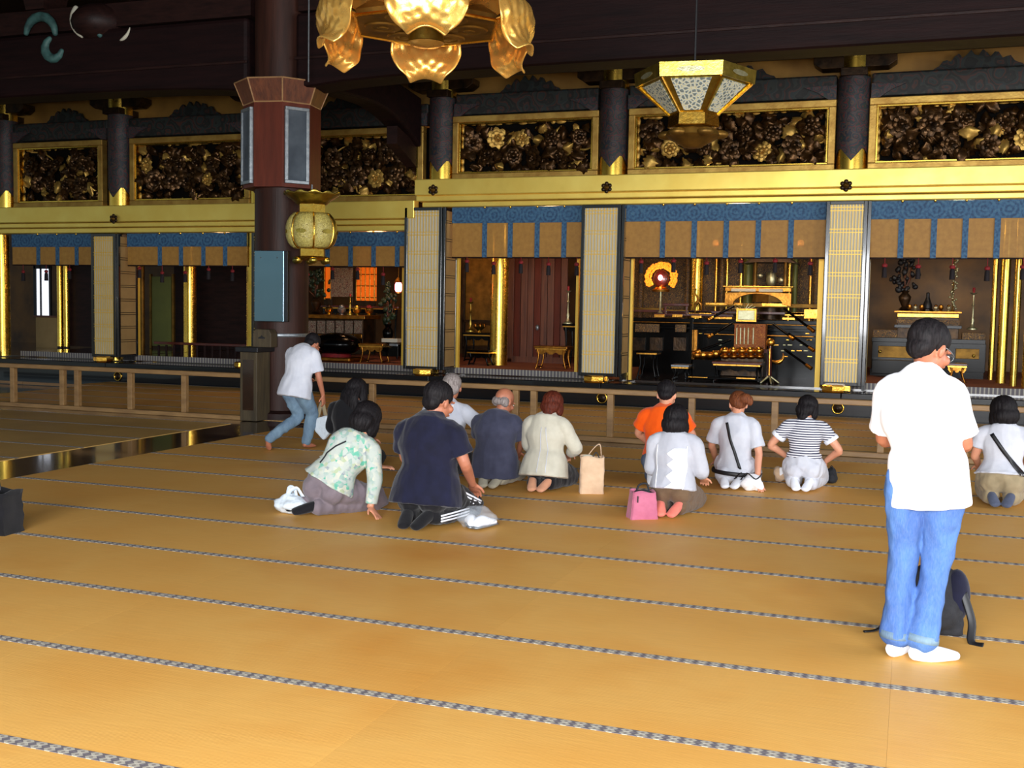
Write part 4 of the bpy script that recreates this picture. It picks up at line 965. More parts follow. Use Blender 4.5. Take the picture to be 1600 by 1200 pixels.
for s in (-1, 1): MB().lathe([(.035, z), (.035, z+.45)], (s*.28, -.2, 0), 10).build('pillar', 'gold_dull', t, 50)
MB().ball((0, 0, z+.14), (.1, .08, .16), 12, 8).build('figure', 'brass_pale', t, True); MB().ball((.2, -.12, z+.12), (.07, .05, .06), 10, 6).build('cloud', 'brass_pale', t, True); MB().ball((-.2, -.12, z+.2), (.06, .05, .05), 10, 6).build('cloud', 'brass_pale', t, True)
MB().lathe([(.2, P(1202, 500, 21.0).z-Eb+.01), (.2, z-.3)], n=12).build('pedestal', 'gold_dark', t, 50)
# bay F
Y = 21.0; t = item('side_altar', 'black and gold side altar behind the standing man', 'altar', 1450, Y, FZ2)
MB().box((0, .45, .06), (1.9, .9, .12)).build('plinth', 'lacquer_in', t)
part(t, 'cabinet', 'lacquer_in', [(1362, 535, 1540, 580)], Y, .9); part(t, 'black_beam', 'lacquer_in', [(1362, 529, 1540, 536)], Y-.1, .1)
part(t, 'step', 'lacquer_in', [(1362, 563, 1425, 584)], Y-.5, .5)
part(t, 'carved_rail', 'paint_altar', [(1364, 515, 1402, 529), (1503, 520, 1540, 535)], Y, .2)
part(t, 'drawer_front', 'gold_dull', [(1372, 541, 1427, 559), (1493, 545, 1530, 561)], Y-.03, .04)
for px, py in ((1375, 549), (1521, 556)): MB().ball((P(px, py, Y).x-t.location.x, -.05, P(px, py, Y).z-FZ2), .03, 8, 6).build('knob', 'brass', t, True)
part(t, 'gilt_shelf', 'gold_warm', [(1402, 490, 1498, 496)], Y+.1, .5); part(t, 'gilt_shelf_cap', 'gold_in_shade', [(1397, 486, 1503, 489)], Y+.05, .6)
part(t, 'shelf_body', 'gold_dark', [(1402, 496, 1498, 530)], Y+.15, .5); part(t, 'lower_shelf', 'lacquer_in', [(1397, 508, 1503, 513)], Y+.05, .5); part(t, 'floral_frieze', 'paint_altar', [(1400, 500, 1500, 506)], Y+.1, .05)
zt = P(1450, 486, Y+.3).z
for k, px in enumerate((1421, 1430, 1440, 1462, 1470, 1482)):
    p = P(px, 486, Y+.3); t = thing('offering_vessel', ('first', 'second', 'third', 'fourth', 'fifth', 'sixth')[k]+' small vessel from the left along the gilt shelf of the right bay', 'vessel', (p.x, Y+.3, zt), 0, 'vessels on the gilt shelf')
    MB().lathe([(.03, 0), (.02, .02), (.045, .05), (.04, .1-.02*(k % 2))], n=10).build('cup', 'brass_pale' if k % 2 else 'gold_in_shade', t, 50); MB().ball((0, 0, .1), (.03, .03, .02), 8, 5).build('lid', 'gold_in_shade', t, True)
p = P(1449, 486, Y+.35); t = thing('small_statue', 'small dark seated statue in the middle of the gilt shelf, right bay', 'statue', (p.x, Y+.42, zt), 0)
MB().lathe([(.1, 0), (.1, .03), (.07, .05)], n=10).build('base', 'gold_dark', t); MB().tube([(0, 0, .04), (0, 0, .12), (0, 0, .19), (0, 0, .26), (0, 0, .32)], [.08, .075, .05, .03, .03], 10, sub=3, cap=True).build('figure', 'black', t, True)
vase_plant('very dark tall flower arrangement at the left of the gilt shelf, right bay', 1413, 400, 486, Y+.3, .3, 'black', 9, 'gold_dark')
p = P(1488, 486, Y+.3); t = thing('flower_garland', 'tall pale pearly garland pole at the right of the gilt shelf', 'garland', (p.x, Y+.3, zt), 0); m = MB(); q = random.Random(2)
for k in range(60): m.ball((q.uniform(-.06, .06), q.uniform(-.04, .04), .05+k*.0205), (.025, .02, .02), 6, 4)
m.build('blossoms', 'brass_pale', t, True)['kind'] = 'stuff'; MB().lathe([(.05, 0), (.012, .04), (.012, 1.3)], n=8).build('pole', 'gold_dull', t, 50)
candle_stand('tall pale candlestick standing right of the gilt shelf', 1519, 455, 515, 21.1, m='brass_pale')
table('small black and gold footed stand on the carpet behind the standing man', 1480, 1512, 568, 19.6, .35, base=FZ2, top='lacquer_red', leg='gold_in_shade')
g = ['leftmost', 'second', 'third', 'rightmost']
for k, (px, wp, Yk) in enumerate(((1550, 9, 20.9), (1566, 16, 20.0), (1586, 12, 19.3), (1606, 14, 18.95))):
    gold_col(g[k]+' of the gold pillars along the right side of the rightmost bay', px, wp, Yk, y=540)
struct(MB().bb((P(1543, 560, 21.0).x+.12, 18.8, FZ2), (P(1543, 560, 21.0).x+.2, 22, 4.9)).build('wall_gilt_side', 'gold_dull')) if False else None
# lights of the sanctuary
point('altar_lamp_left', (colX[2]+1.9, 19.3, 2.85), 42, (1, .55, .25), .15)
point('altar_lamp_fourth', (colX[3]+1.6, 19.6, 3.1), 26, (1, .68, .4), .15)
point('altar_lamp_central', (colX[4]+2.0, 19.2, 3.1), 60, (1, .68, .4), .15)
point('altar_lamp_right', (colX[5]+1.7, 19.6, 3.1), 24, (1, .72, .45), .15)
point('altar_lamp_second', (colX[1]+1.5, 19.6, 2.8), 12, (1, .6, .3), .15)

for k, px in enumerate((1118, 1251)):
    b = P(px, 386, 19.6); t = thing('hanging_lamp', ('left', 'right')[k]+' small lit lamp glowing through the blind above the central altar', 'lamp', (b.x, 19.6, b.z), 0, 'lamps behind the central blind')
    MB().lathe([(.13, -.03), (.15, 0), (.1, .03)], n=6).build('tray', 'gold_warm', t); MB().lathe([(.05, .03), (.055, .09), (.03, .12)], n=10).build('flame_glass', 'lamp_warm', t, 50)
    MB().lathe([(.17, .17), (.04, .25)], n=6).build('roof', 'gold_warm', t); MB().tube([(0, 0, .12), (0, 0, 6.69-b.z)], [.008]*2, 5).build('chain', 'gold_dull', t)
# ------------------------------------------------------------------ hanging lights
# lotus chandelier with big gilt petals
cp = at(666, 44, Y=8.6)
t = thing('lotus_chandelier', 'huge gilt lotus lamp with drooping petals hanging at the top of the hall', 'chandelier', (cp.x, 8.6, cp.z))
ph0 = math.radians(-90+math.degrees(math.atan2(cp.x, 8.6))*-1)
def petal_mesh(sc=1.0):
    nu, nv = 18, 16
    def f(u, v):
        s = (v-.5)*2; w_ = float(np.interp(u, [0, .3, .5, .7, .85, 1], [.2, .31, .33, .26, .18, .15]))
        # path: out, over a shoulder, down and curled lip
        k = u; pts = [(.36, .06), (.62, .19), (.82, .20), (.92, .07), (.90, -.08), (.91, -.19), (.98, -.23)]
        j = min(len(pts)-1.0001, k*(len(pts)-1)); i = int(j); a = j-i
        def cr(q): p = [pts[max(i-1, 0)][q], pts[i][q], pts[i+1][q], pts[min(i+2, len(pts)-1)][q]]; return .5*(2*p[1]+(p[2]-p[0])*a+(2*p[0]-5*p[1]+4*p[2]-p[3])*a*a+(3*p[1]-p[0]-3*p[2]+p[3])*a**3)
        r, z = cr(0), cr(1); cup = .10*s*s
        r2 = r-cup*(.6 if u > .4 else .2)
        # embossed scrolls
        e = .011*math.sin(10*math.hypot((s-.45)*1.1, (u-.45)*2.4)*2)+.011*math.sin(10*math.hypot((s+.45)*1.1, (u-.45)*2.4)*2)
        if .25 < u < .85 and abs(s) < .9: r2 += e; z += e*.5
        edge = .03*math.sin(9*u)*abs(s)**4
        return (r2, s*w_*(1+.0), z-cup*.8+edge)
    vs = [f(i/nu, j/nv) for j in range(nv+1) for i in range(nu+1)]
    fs = [(j*(nu+1)+i, j*(nu+1)+i+1, (j+1)*(nu+1)+i+1, (j+1)*(nu+1)+i) for j in range(nv) for i in range(nu)]
    return MB().add(vs, fs).mesh('petal')
M['lotus_gold'] = pm('lotus_gold', (255, 204, 108), (250, 184, 84), 5, .28, .75, .3, 16, rv=.1)
pm_ = petal_mesh()
for k in range(6):
    o = put(pm_, 'petal', 'lotus_gold', t, (0, 0, .02), (0, 0, ph0+k*PI/3), 1.0, True)
    s = o.modifiers.new('s', 'SOLIDIFY'); s.thickness = .02
    q = o.modifiers.new('u', 'SUBSURF'); q.levels = 1; q.render_levels = 1
MB().lathe([(.64, .0), (.66, .05), (.5, .16), (.3, .2)], n=6, ph=ph0+PI/6*0).build('hex_tray', 'gold_dull', t)
for k in range(6):
    a0 = ph0+k*PI/3; a1 = a0+PI/3
    MB().tube([(.66*math.cos(a0), .66*math.sin(a0), 0), (.66*math.cos(a1), .66*math.sin(a1), 0)], [.014]*2, 6).build('tray_rim', 'gold_bright', t)
    am = (a0+a1)/2; o = MB().lathe([(.16, 0), (.15, -.014), (.1, -.016), (.09, -.008), (.05, -.01), (.04, -.02), (.01, -.022)], (.36*math.cos(am), .36*math.sin(am), -.002), 14).build('tray_medallion', 'gold_dull', t, 40)
MB().lathe([(.1, -.13), (.155, -.12), (.15, -.09), (.14, -.02), (.16, 0)], n=20).build('hub', 'brass', t, 50)
MB().lathe([(.06, .18), (.06, .5), (.1, .55), (.03, .62), (.03, 2.2)], n=12).build('stem', 'gold', t, 50)
MB().lathe([(.01, -.16), (.12, -.145), (.155, -.125)], n=20).build('hub_cap', 'lotus_gold', t, 50)
# hexagonal pierced lantern
hp = at(1085, 130, Y=12.6); sc = 12.6/1723*1.04
t = thing('hexagonal_lantern', 'hexagonal brass lantern roof with pierced white grilles hanging before the central carving', 'lantern', (hp.x, 12.6, hp.z))
R1, R2 = .67, .26; ph = math.radians(-90+30)+.12
zt, zm, zb = .10, -.03, -.46
for k in range(6):
    a0 = ph+k*PI/3; a1 = a0+PI/3; d = lambda r, a, z: Vector((r*math.cos(a), r*math.sin(a), z))
    q = [d(R1, a0, zm), d(R1, a1, zm), d(R1*1.02, a1, zt+.02), d(R1*1.02, a0, zt+.02)]; q2 = [v*.0+Vector((v.x*.95, v.y*.95, v.z)) for v in q]
    box8 = [(0, 1, 2, 3), (7, 6, 5, 4), (0, 3, 7, 4), (1, 5, 6, 2), (3, 2, 6, 7), (0, 4, 5, 1)]
    MB().add(q+q2, box8).build('crown_band', 'brass', t)
    am = (a0+a1)/2; n_ = d(1, am, 0); tz = Vector((-math.sin(am), math.cos(am), 0)); cpt = n_*(R1*math.cos(PI/6)*1.012)+Vector((0, 0, .04))
    m = MB(); pts = [cpt+tz*(.15*math.cos(x))+Vector((0, 0, .03*math.sin(x)))+n_*.004 for x in [2*PI*i/14 for i in range(14)]]
    m.add(pts, [tuple(range(14))]); m.build('cartouche', 'brass_pale', t, solid=.008)
    q = [d(R1*.93, a0, zm), d(R1*.93, a1, zm), d(R2, a1, zb+.1), d(R2, a0, zb+.1)]; q2 = [Vector((v.x*.97, v.y*.97, v.z+.01)) for v in q]
    MB().add(q+q2, box8).build('sloping_panel', 'brass', t)
    # pierced inset, slightly proud
    def lerp(a, b, u): return a+(b-a)*u
    L0, L1 = lerp(q[0], q[1], .14), lerp(q[0], q[1], .86); B0, B1 = lerp(q[3], q[2], .2), lerp(q[3], q[2], .8)
    ii = [lerp(L0, B0, .04), lerp(L1, B1, .04), lerp(L1, B1, .92), lerp(L0, B0, .92)]; nn = (ii[1]-ii[0]).cross(ii[3]-ii[0]).normalized(); nn = nn if nn.dot(n_) > 0 else -nn
    MB().add([v+nn*.012 for v in ii]+[v+nn*.002 for v in ii], box8).build('pierced_grille', 'fret', t)
    MB().tube([d(R1*.95, a0, zm), d(R2*1.05, a0, zb+.1)], [.016, .012], 6).build('rib', 'gold_bright', t)
MB().lathe([(R2+.02, zb-.04), (R2+.03, zb-.03), (R2+.02, zb+.1)], n=6, ph=ph).build('collar', 'gold_bright', t)
MB().lathe([(.1, zb-.26), (.2, zb-.2), (.33, zb-.14), (.30, zb-.08), (.2, zb-.04)], n=12, ph=ph).build('lower_bowl', 'gold_dull', t, 35)
for k in range(6):
    a = ph+k*PI/3; MB().ball((.3*math.cos(a), .3*math.sin(a), zb-.12), (.1, .1, .05), 10, 6).build('bowl_petal', 'gold_dull', t, True)
MB().tube([(0, 0, .1), (0, 0, 4.6-0)], [.012]*2, 6).build('cable', 'black', t)
# barrel lantern
bp = at(487, 360, Y=13.3)
t = thing('barrel_lantern', 'bulging brass and pale barrel lantern hanging beside the tall pillar', 'lantern', (bp.x, 13.3, bp.z))
S = 13.3/1723*1.06*.5
def px(v): return v*S*2/1.0
r = px(42); ph = -PI/2+PI/6+.1
prof = [(px(28), -px(30)), (px(37), -px(24)), (r, -px(10)), (r*1.01, px(4)), (px(39), px(18)), (px(30), px(28))]
n = 6
for k in range(6):
    a0 = ph+k*PI/3; a1 = a0+PI/3; vs = []; J = 9
    for j in range(J):
        u = j/(J-1)*(len(prof)-1); i = min(len(prof)-2, int(u)); f = u-i; rr = prof[i][0]*(1-f)+prof[i+1][0]*f; z = prof[i][1]*(1-f)+prof[i+1][1]*f; rr *= 1
        for q in range(5):
            a = a0+(a1-a0)*q/4; bul = rr*(.9+.1*math.cos((q/4-.5)*PI)); vs.append((bul*math.cos(a), bul*math.sin(a), z))
    fs = [(j*5+q, j*5+q+1, (j+1)*5+q+1, (j+1)*5+q) for j in range(J-1) for q in range(4)]
    MB().add(vs, fs).build('side_panel', ('laceprint', 'brass')[k % 2] if k in (0, 1, 2) else 'laceprint', t, True, solid=-.006)
    MB().tube([(pr[0]*.915*math.cos(a0), pr[0]*.915*math.sin(a0), pr[1]) for pr in prof], [.012]*6, 6, sub=2).build('rib', 'gold_bright', t, True)
    am = (a0+a1)/2; n_ = Vector((math.cos(am), math.sin(am), 0)); tz = Vector((-math.sin(am), math.cos(am), 0)); c = n_*(r*.985)+Vector((0, 0, -px(3)))
    m = MB(); m.add([c+tz*(.075*math.cos(x))+Vector((0, 0, .03*math.sin(x)))+n_*.012 for x in [2*PI*i/12 for i in range(12)]], [tuple(range(12))]); m.build('cartouche', 'brass', t, solid=.01)
MB().lathe([(px(24), px(28)), (px(24), px(44))], n=6, ph=ph).build('neck', 'gold_bright', t)
# flared scalloped crown
vs = []; n = 48; cr = [(px(24), px(44)), (px(30), px(50)), (px(42), px(58)), (px(46), px(62))]
for j, (rr, z) in enumerate(cr):
    for i in range(n): a = 2*PI*i/n; w_ = 1+.04*math.cos(6*(a-ph))*j/3; vs.append((rr*w_*math.cos(a), rr*w_*math.sin(a), z+(.02*math.cos(12*(a-ph)) if j == 3 else 0)))
fs = [(j*n+i, j*n+(i+1) % n, (j+1)*n+(i+1) % n, (j+1)*n+i) for j in range(3) for i in range(n)]+[tuple(range(n))]
MB().add(vs, fs).build('crown', 'brass', t, 50, solid=.015)
MB().lathe([(px(22), -px(44)), (px(22), -px(30))], n=6, ph=ph).build('lower_neck', 'gold_bright', t)
MB().lathe([(px(28), -px(50)), (px(33), -px(46)), (px(24), -px(43))], n=18).build('foot_ring', 'gold_bright', t, 50)
for k in range(6):
    a = ph+k*PI/3; MB().ball((px(27)*math.cos(a), px(27)*math.sin(a), -px(50)), (.06, .06, .05), 10, 6).build('foot_lobe', 'brass', t, True)
MB().tube([(0, 0, px(60)), (0, 0, 3.25-bp.z)], [.01]*2, 6).build('cable', 'steel', t)
MB().tube([(-.05, -.02, 4.62-bp.z), (-.05, -.02, 6.69-bp.z)], [.01]*2, 6).build('upper_cable', 'steel', t)
MB().tube([(0, 0, px(44)), (0, 0, px(62))], [.03]*2, 6).build('hanger', 'brass', t)
# ------------------------------------------------------------------ people
def ringtube(mb, pts, rad, lat, n=20, sub=4, cap=True): return mb.tube(pts, rad, n, lat=lat, sub=sub, cap=cap)
def lat_list(a, b, k=24): return [tuple(Vector(a).lerp(Vector(b), i/k)) for i in range(k+1)]
def hand(mb, w_, d, pn, side, s=1.0, curl=.5, spread=.25):
    """palm, four bent fingers and a thumb; w_ wrist, d direction, pn palm normal, side +1/-1 = thumb side"""
    d = Vector(d).normalized(); pn = Vector(pn); pn = (pn-d*pn.dot(d)).normalized(); l = d.cross(pn)*side
    L = .088*s; R_ = Matrix((l, d, pn)).transposed()
    mb.tube([w_-d*.02, w_+d*.02, w_+d*L*.6, w_+d*L*1.02], [(.026*s, .022*s), (.034*s, .018*s), (.041*s, .016*s), (.039*s, .013*s)], 12, lat=l, sub=2, cap=True)
    for i, fl in enumerate((.066, .075, .070, .054)):
        o = w_+d*L*.92+l*(.029-.0195*i)*s; dd = (d+l*(spread*(1.5-i)*.33)).normalized(); p1 = o+dd*fl*.45*s; d2 = (dd+pn*curl*.8).normalized(); p2 = p1+d2*fl*.32*s; d3 = (dd+pn*curl*1.8).normalized(); p3 = p2+d3*fl*.26*s
        mb.tube([o-dd*.015, p1, p2, p3], [.0098*s, .0092*s, .0085*s, .0072*s], 8, sub=2, cap=True)
    o = w_+d*L*.25+l*.028*s; t1 = (l*.8+d*.65+pn*.25).normalized(); p1 = o+t1*.036*s; t2 = (l*.35+d*.9+pn*.35).normalized(); p2 = p1+t2*.036*s
    mb.tube([o-t1*.015, p1, p2], [.013*s, .011*s, .0085*s], 8, sub=2, cap=True)
def head_frame(f, u):
    f = Vector(f).normalized(); u = Vector(u); u = (u-f*u.dot(f)).normalized(); return Matrix((f.cross(u), f, u)).transposed()
def add_head(mb, c, HR, s):
    g = lambda x, y, z: Vector(c)+HR @ Vector((x, y, z))*s
    mb.ball(g(0, -.012, .025), (.075*s, .095*s, .088*s), 20, 14, HR)
    mb.ball(g(0, .022, -.035), (.062*s, .072*s, .078*s), 16, 12, HR)
    mb.ball(g(0, .05, -.085), (.034*s, .036*s, .026*s), 12, 8, HR)          # chin
    mb.tube([g(0, .088, .012), g(0, .106, -.018), g(0, .112, -.032)], [.009*s, .012*s, .015*s], 8, cap=True)   # nose
    for q in (-1, 1):
        mb.ball(g(q*.074, -.002, -.012), (.012*s, .02*s, .032*s), 10, 8, HR @ Matrix.Rotation(q*.35, 3, 'Z'))     # ear
        mb.ball(g(q*.04, .068, -.025), (.026*s, .024*s, .024*s), 10, 8, HR); mb.ball(g(q*.032, .083, .022), (.024*s, .01*s, .008*s), 8, 6, HR)
    mb.ball(g(0, .092, -.058), (.024*s, .012*s, .012*s), 10, 6, HR)
def hair_geo(mb, c, HR, s, st):
    g = lambda x, y, z: Vector(c)+HR @ Vector((x, y, z))*s
    if st == 'bob': s = s*1.06
    if st == 'short':
        mb.ball(g(0, -.022, .038), (.085*s, .101*s, .088*s), 20, 14, HR); mb.ball(g(0, -.058, -.018), (.066*s, .05*s, .06*s), 16, 10, HR)
    elif st == 'bald':
        for q in (-1, 1): mb.ball(g(q*.05, -.04, -.02), (.034*s, .055*s, .045*s), 12, 10, HR)
        mb.ball(g(0, -.07, -.025), (.06*s, .034*s, .042*s), 14, 10, HR)
    elif st == 'bob':
        mb.ball(g(0, -.018, .035), (.096*s, .112*s, .1*s), 20, 14, HR); mb.ball(g(0, -.055, -.03), (.1*s, .08*s, .085*s), 20, 12, HR)
        for q in (-1, 1): mb.ball(g(q*.07, .005, -.045), (.03*s, .06*s, .075*s), 12, 10, HR)
    elif st == 'layer':
        mb.ball(g(0, -.02, .04), (.092*s, .108*s, .094*s), 20, 14, HR); mb.ball(g(0, -.06, -.02), (.09*s, .06*s, .075*s), 18, 12, HR); mb.ball(g(.0, -.07, -.09), (.05*s, .034*s, .05*s), 12, 10, HR)
        for q in (-1, 1): mb.ball(g(q*.075, .01, -.03), (.024*s, .05*s, .06*s), 12, 10, HR)
    elif st == 'updo':
        mb.ball(g(0, -.02, .035), (.086*s, .104*s, .09*s), 20, 14, HR); mb.ball(g(0, -.065, -.01), (.065*s, .045*s, .05*s), 16, 10, HR); mb.ball(g(.05, -.11, .03), (.06*s, .045*s, .05*s), 14, 10, HR); mb.ball(g(.085, -.12, .01), (.035*s, .03*s, .05*s), 12, 8, HR)
    elif st == 'long':
        mb.ball(g(0, -.02, .035), (.094*s, .112*s, .1*s), 20, 14, HR)
        a = g(0, -.06, 0); z = Vector((0, 0, -1))
        mb.tube([g(0, -.045, .04), g(0, -.085, -.06), g(0, -.10, -.06)+z*.14, g(0, -.10, -.06)+z*.34], [(.09*s, .06*s), (.11*s, .055*s), (.12*s, .04*s), (.09*s, .02*s)], 16, lat=HR @ Vector((1, 0, 0)), sub=4, cap=True)
        for q in (-1, 1): mb.tube([g(q*.07, .0, .03), g(q*.085, .02, -.06), g(q*.085, .02, -.06)+z*.12], [(.03*s, .05*s), (.03*s, .05*s), (.02*s, .03*s)], 10, lat=HR @ Vector((1, 0, 0)), sub=3, cap=True)
def person(label, loc, rz, s, J, skin='skin', hair=('short', 'hair_black'), top=None, bottom=None, feet=None, seed=1, grp=None, voxel=.0065, girth=1.0, extra=None):
    """J: joints in metres, local frame (x right, y the way the figure faces); everything is scaled by s"""
    t = thing('person', label, 'person', loc, rz, grp)
    J = {k: (Vector(v)*s if k not in ('face', 'headup', 'latS', 'latH', 'palmL', 'palmR', 'handL', 'handR') else Vector(v)) for k, v in J.items()}
    latS = J.get('latS', Vector((1, 0, 0))); latH = J.get('latH', Vector((1, 0, 0))); HR = head_frame(J['face'], J.get('headup', (0, 0, 1)))
    LL = lat_list(latH, latS); G = girth*s
    pel, wai, che, nec, hd = J['pelvis'], J['waist'], J['chest'], J['neck'], J['head']
    sho = nec.lerp(che, .22)
    b = MB()
    ringtube(b, [pel+(pel-wai)*.25, pel, wai, che, sho, nec, hd.lerp(nec, .35)], [(.13*G, .1*G), (.15*G, .11*G), (.125*G, .095*G), (.145*G, .105*G), (.11*G, .075*G), (.056*s, .055*s), (.052*s, .055*s)], LL)
    hs = s*J.get('hs', Vector((1.09, 0, 0))).x/s; hs = s*1.09
    add_head(b, hd, HR, hs)
    for sd, q in (('L', -1), ('R', 1)):
        S_, E_, W_ = J['sho'+sd], J['elb'+sd], J['wri'+sd]
        b.tube([sho.lerp(S_, .5), S_, S_.lerp(E_, .45), E_, E_.lerp(W_, .3), W_], [.05*s, .054*s, .046*s, .038*s, .037*s, .026*s], 12, sub=4, cap=True)
        hd_ = J.get('hand'+sd, (W_-E_)); hand(b, W_, hd_, J.get('palm'+sd, Vector((0, 0, -1))), -q if 'flip' not in J else q, s, curl=J.get('curl'+sd, Vector((.5, 0, 0))).x/s)
        H_, K_, A_, T_ = J['hip'+sd], J['kne'+sd], J['ank'+sd], J['toe'+sd]
        b.tube([pel.lerp(H_, .5), H_, H_.lerp(K_, .5), K_, K_.lerp(A_, .35), A_], [.085*s, .086*s, .072*s, .054*s, .054*s, .036*s], 14, sub=4, cap=True)
        fd = (T_-A_).normalized(); heel = A_-fd*.035*s+J.get('sole', Vector((0, 0, -.045)))*1.0
        b.tube([heel, A_.lerp(T_, .3)+J.get('sole', Vector((0, 0, -.04)))*.55, A_.lerp(T_, .75)+J.get('sole', Vector((0, 0, 0)))*.15, T_], [.031*s, .036*s, (.042*s, .024*s), (.034*s, .016*s)], 12, lat=latH, sub=3, cap=True)
    me = remesh(b, voxel, 2, name='body'); link('body', me, skin, t)
    g = lambda x, y, z: hd+HR @ Vector((x, y, z))*hs
    for q in (-1, 1):
        MB().ball(g(q*.031, .086, .002), (.014*s, .008*s, .0075*s), 10, 8, HR).build('eye', 'eye_white', t, True); MB().ball(g(q*.031, .0925, .002), (.006*s, .003*s, .006*s), 8, 6, HR).build('pupil', 'eye', t, True)
    MB().ball(g(0, .1015, -.058), (.022*s, .006*s, .007*s), 10, 6, HR).build('mouth', 'lip', t, True)
    # hair
    m = MB(); hair_geo(m, hd, HR, hs, hair[0]); HI = HR.inverted(); q0 = seed*2.7
    def hd_disp(c):
        l = HI @ (c-hd); a = math.atan2(l.x, -l.y+.001); v = noise.noise(Vector((a*9+q0, l.z*12, q0))); w_ = noise.noise(Vector((a*22, l.z*16, q0+3))); return .005*v+.003*w_
    me = remesh(m, .0075, 2, hd_disp, 'hair'); link('hair', me, hair[1], t)
    # bottom garment
    if bottom:
        m = MB(); e = bottom.get('ease', .018)*s
        ringtube(m, [pel+(pel-wai)*.22, pel, pel.lerp(wai, .55)], [(.145*G+e, .115*G+e), (.162*G+e, .125*G+e), (.135*G+e, .105*G+e)], lat_list(latH, latH))
        for sd in 'LR':
            H_, K_, A_ = J['hip'+sd], J['kne'+sd], J['ank'+sd]; le = bottom.get('length', 1.0)
            E2 = K_.lerp(A_, le)
            m.tube([pel.lerp(H_, .6), H_, H_.lerp(K_, .5), K_, K_.lerp(A_, .4*le), E2], [.09*s+e, .098*s*girth+e, .08*s+e, .062*s+e, .058*s+e, (.044 if not bottom.get('wide') else .068)*s+e*.8], 16, sub=4, cap=True)
        if bottom.get('skirt'):
            m.tube([pel, (J['kneL']+J['kneR'])/2*.5+pel*.5, (J['kneL']+J['kneR'])/2], [(.19*s, .12*s), (.2*s, .12*s), (.2*s, .08*s)], 20, lat=latH, sub=3, cap=True)
        if bottom.get('seat'):
            for sd, q in (('L', -1), ('R', 1)): m.ball(pel+latH*q*.075*s+Vector((0, -.055, -.03))*s, (.105*G, .1*G, .105*G), 16, 12)
        link(bottom.get('name', 'trousers'), remesh(m, .009, 4, fold(.013*s, 10, (1, 1, .7), seed+4)), bottom['mat'], t)
    if top:
        e = top.get('ease', .02)*s; hem = top.get('hem', .0); m = MB(); hp_ = pel+(pel-wai).normalized()*hem*s; fl = top.get('flare', 0)*s
        ringtube(m, [hp_, pel.lerp(wai, .35), wai, wai.lerp(che, .5), che, sho+Vector((0, -.01, 0))*s, nec-(nec-che).normalized()*.03*s],
                 [(.168*G+e+fl, .128*G+e+fl), (.158*G+e+fl*.6, .12*G+e+fl*.4), (.138*G+e, .108*G+e), (.15*G+e, .115*G+e), (.168*G+e, .12*G+e), (.125*G+e, .085*G+e*.8), (.062*s, .06*s)], LL, n=28, cap=False)
        for sd in 'LR':
            S_, E_, W_ = J['sho'+sd], J['elb'+sd], J['wri'+sd]; f = top['sleeve']
            if f <= 1: pts = [sho.lerp(S_, .45), S_, S_.lerp(E_, .5*f), S_.lerp(E_, f)]; rd = [.05, .056, .057, .062]
            else: pts = [sho.lerp(S_, .45), S_, S_.lerp(E_, .5), E_, E_.lerp(W_, (f-1)*.5), E_.lerp(W_, f-1)]; rd = [.05, .055, .052, .048, .043, .038]
            m.tube(pts, [r*s*top.get('arm', 1)+e*.45 for r in rd], 14, sub=4)
        shirt = link(top.get('name', 'shirt'), remesh(m, .0085, 4, fold(top.get('fold', .009)*s, 8, (1, 1, .4), seed)), top['mat'], t)
        if top.get('collar'):
            m = MB(); c0 = nec-(nec-che).normalized()*.015*s; up_ = (nec-che).normalized()
            k = 20; pts = []
            axl = latS; axd = up_.cross(axl)
            for z, r in ((0, .074), (.03, .066), (.034, .06), (.012, .082), (-.012, .09)):
                for i in range(k): a = 2*PI*i/k; pts.append(c0+axl*(r*s*math.cos(a))+axd*(r*s*.95*math.sin(a))+up_*z*s)
            m.add(pts, [(j*k+i, j*k+(i+1) % k, (j+1)*k+(i+1) % k, (j+1)*k+i) for j in range(4) for i in range(k)]); m.build('collar', top.get('collar_mat', top['mat']), t, True, solid=.003)
    if feet:
        m = MB()
        for sd in 'LR':
            A_, T_, K_ = J['ank'+sd], J['toe'+sd], J['kne'+sd]; sl = J.get('sole', Vector((0, 0, -.045))); fd = (T_-A_).normalized(); heel = A_-fd*.035*s+sl
            m.tube([heel, A_.lerp(T_, .3)+sl*.55, A_.lerp(T_, .75)+sl*.15, T_], [.037*s, .042*s, (.048*s, .03*s), (.04*s, .022*s)], 12, lat=latH, sub=3, cap=True); m.tube([A_+fd*.01, A_.lerp(K_, .2)], [.043*s, .044*s], 12, sub=1)
        link('socks', remesh(m, .008, 2), feet, t)
    if extra: extra(t, J, s, HR)
    return t
def seiza(**kw):
    """kneeling, seated on the heels"""
    J = dict(pelvis=(0, 0, .25), waist=(0, .03, .42), chest=(0, .04, .60), neck=(0, .05, .80), head=(0, .085, .94), face=(0, 1, -.35), headup=(0, 0, 1),
             hipL=(-.085, .02, .23), hipR=(.085, .02, .23), kneL=(-.13, .43, .085), kneR=(.13, .43, .085), ankL=(-.085, -.09, .085), ankR=(.085, -.09, .085), toeL=(-.04, -.24, .035), toeR=(.04, -.24, .035),
             shoL=(-.17, .03, .695), shoR=(.17, .03, .695), elbL=(-.225, .06, .46), elbR=(.225, .06, .46), wriL=(-.15, .27, .32), wriR=(.15, .27, .32), sole=(0, 0, .03))
    J.update(kw)
    for k, v in J.items():
        if k not in ('face', 'headup', 'latS', 'latH', 'palmL', 'palmR', 'handL', 'handR', 'sole', 'curlL', 'curlR') and v[2] > .2: J[k] = (v[0], v[1], .2+(v[2]-.2)*.87)
    return J
FWD = math.radians(0)
def face_from(px, py, deg=0):
    """rotation so the figure faces deg degrees clockwise of the altar direction"""
    return -math.radians(deg)
def gp(px, py): return at(px, py, Z=0)
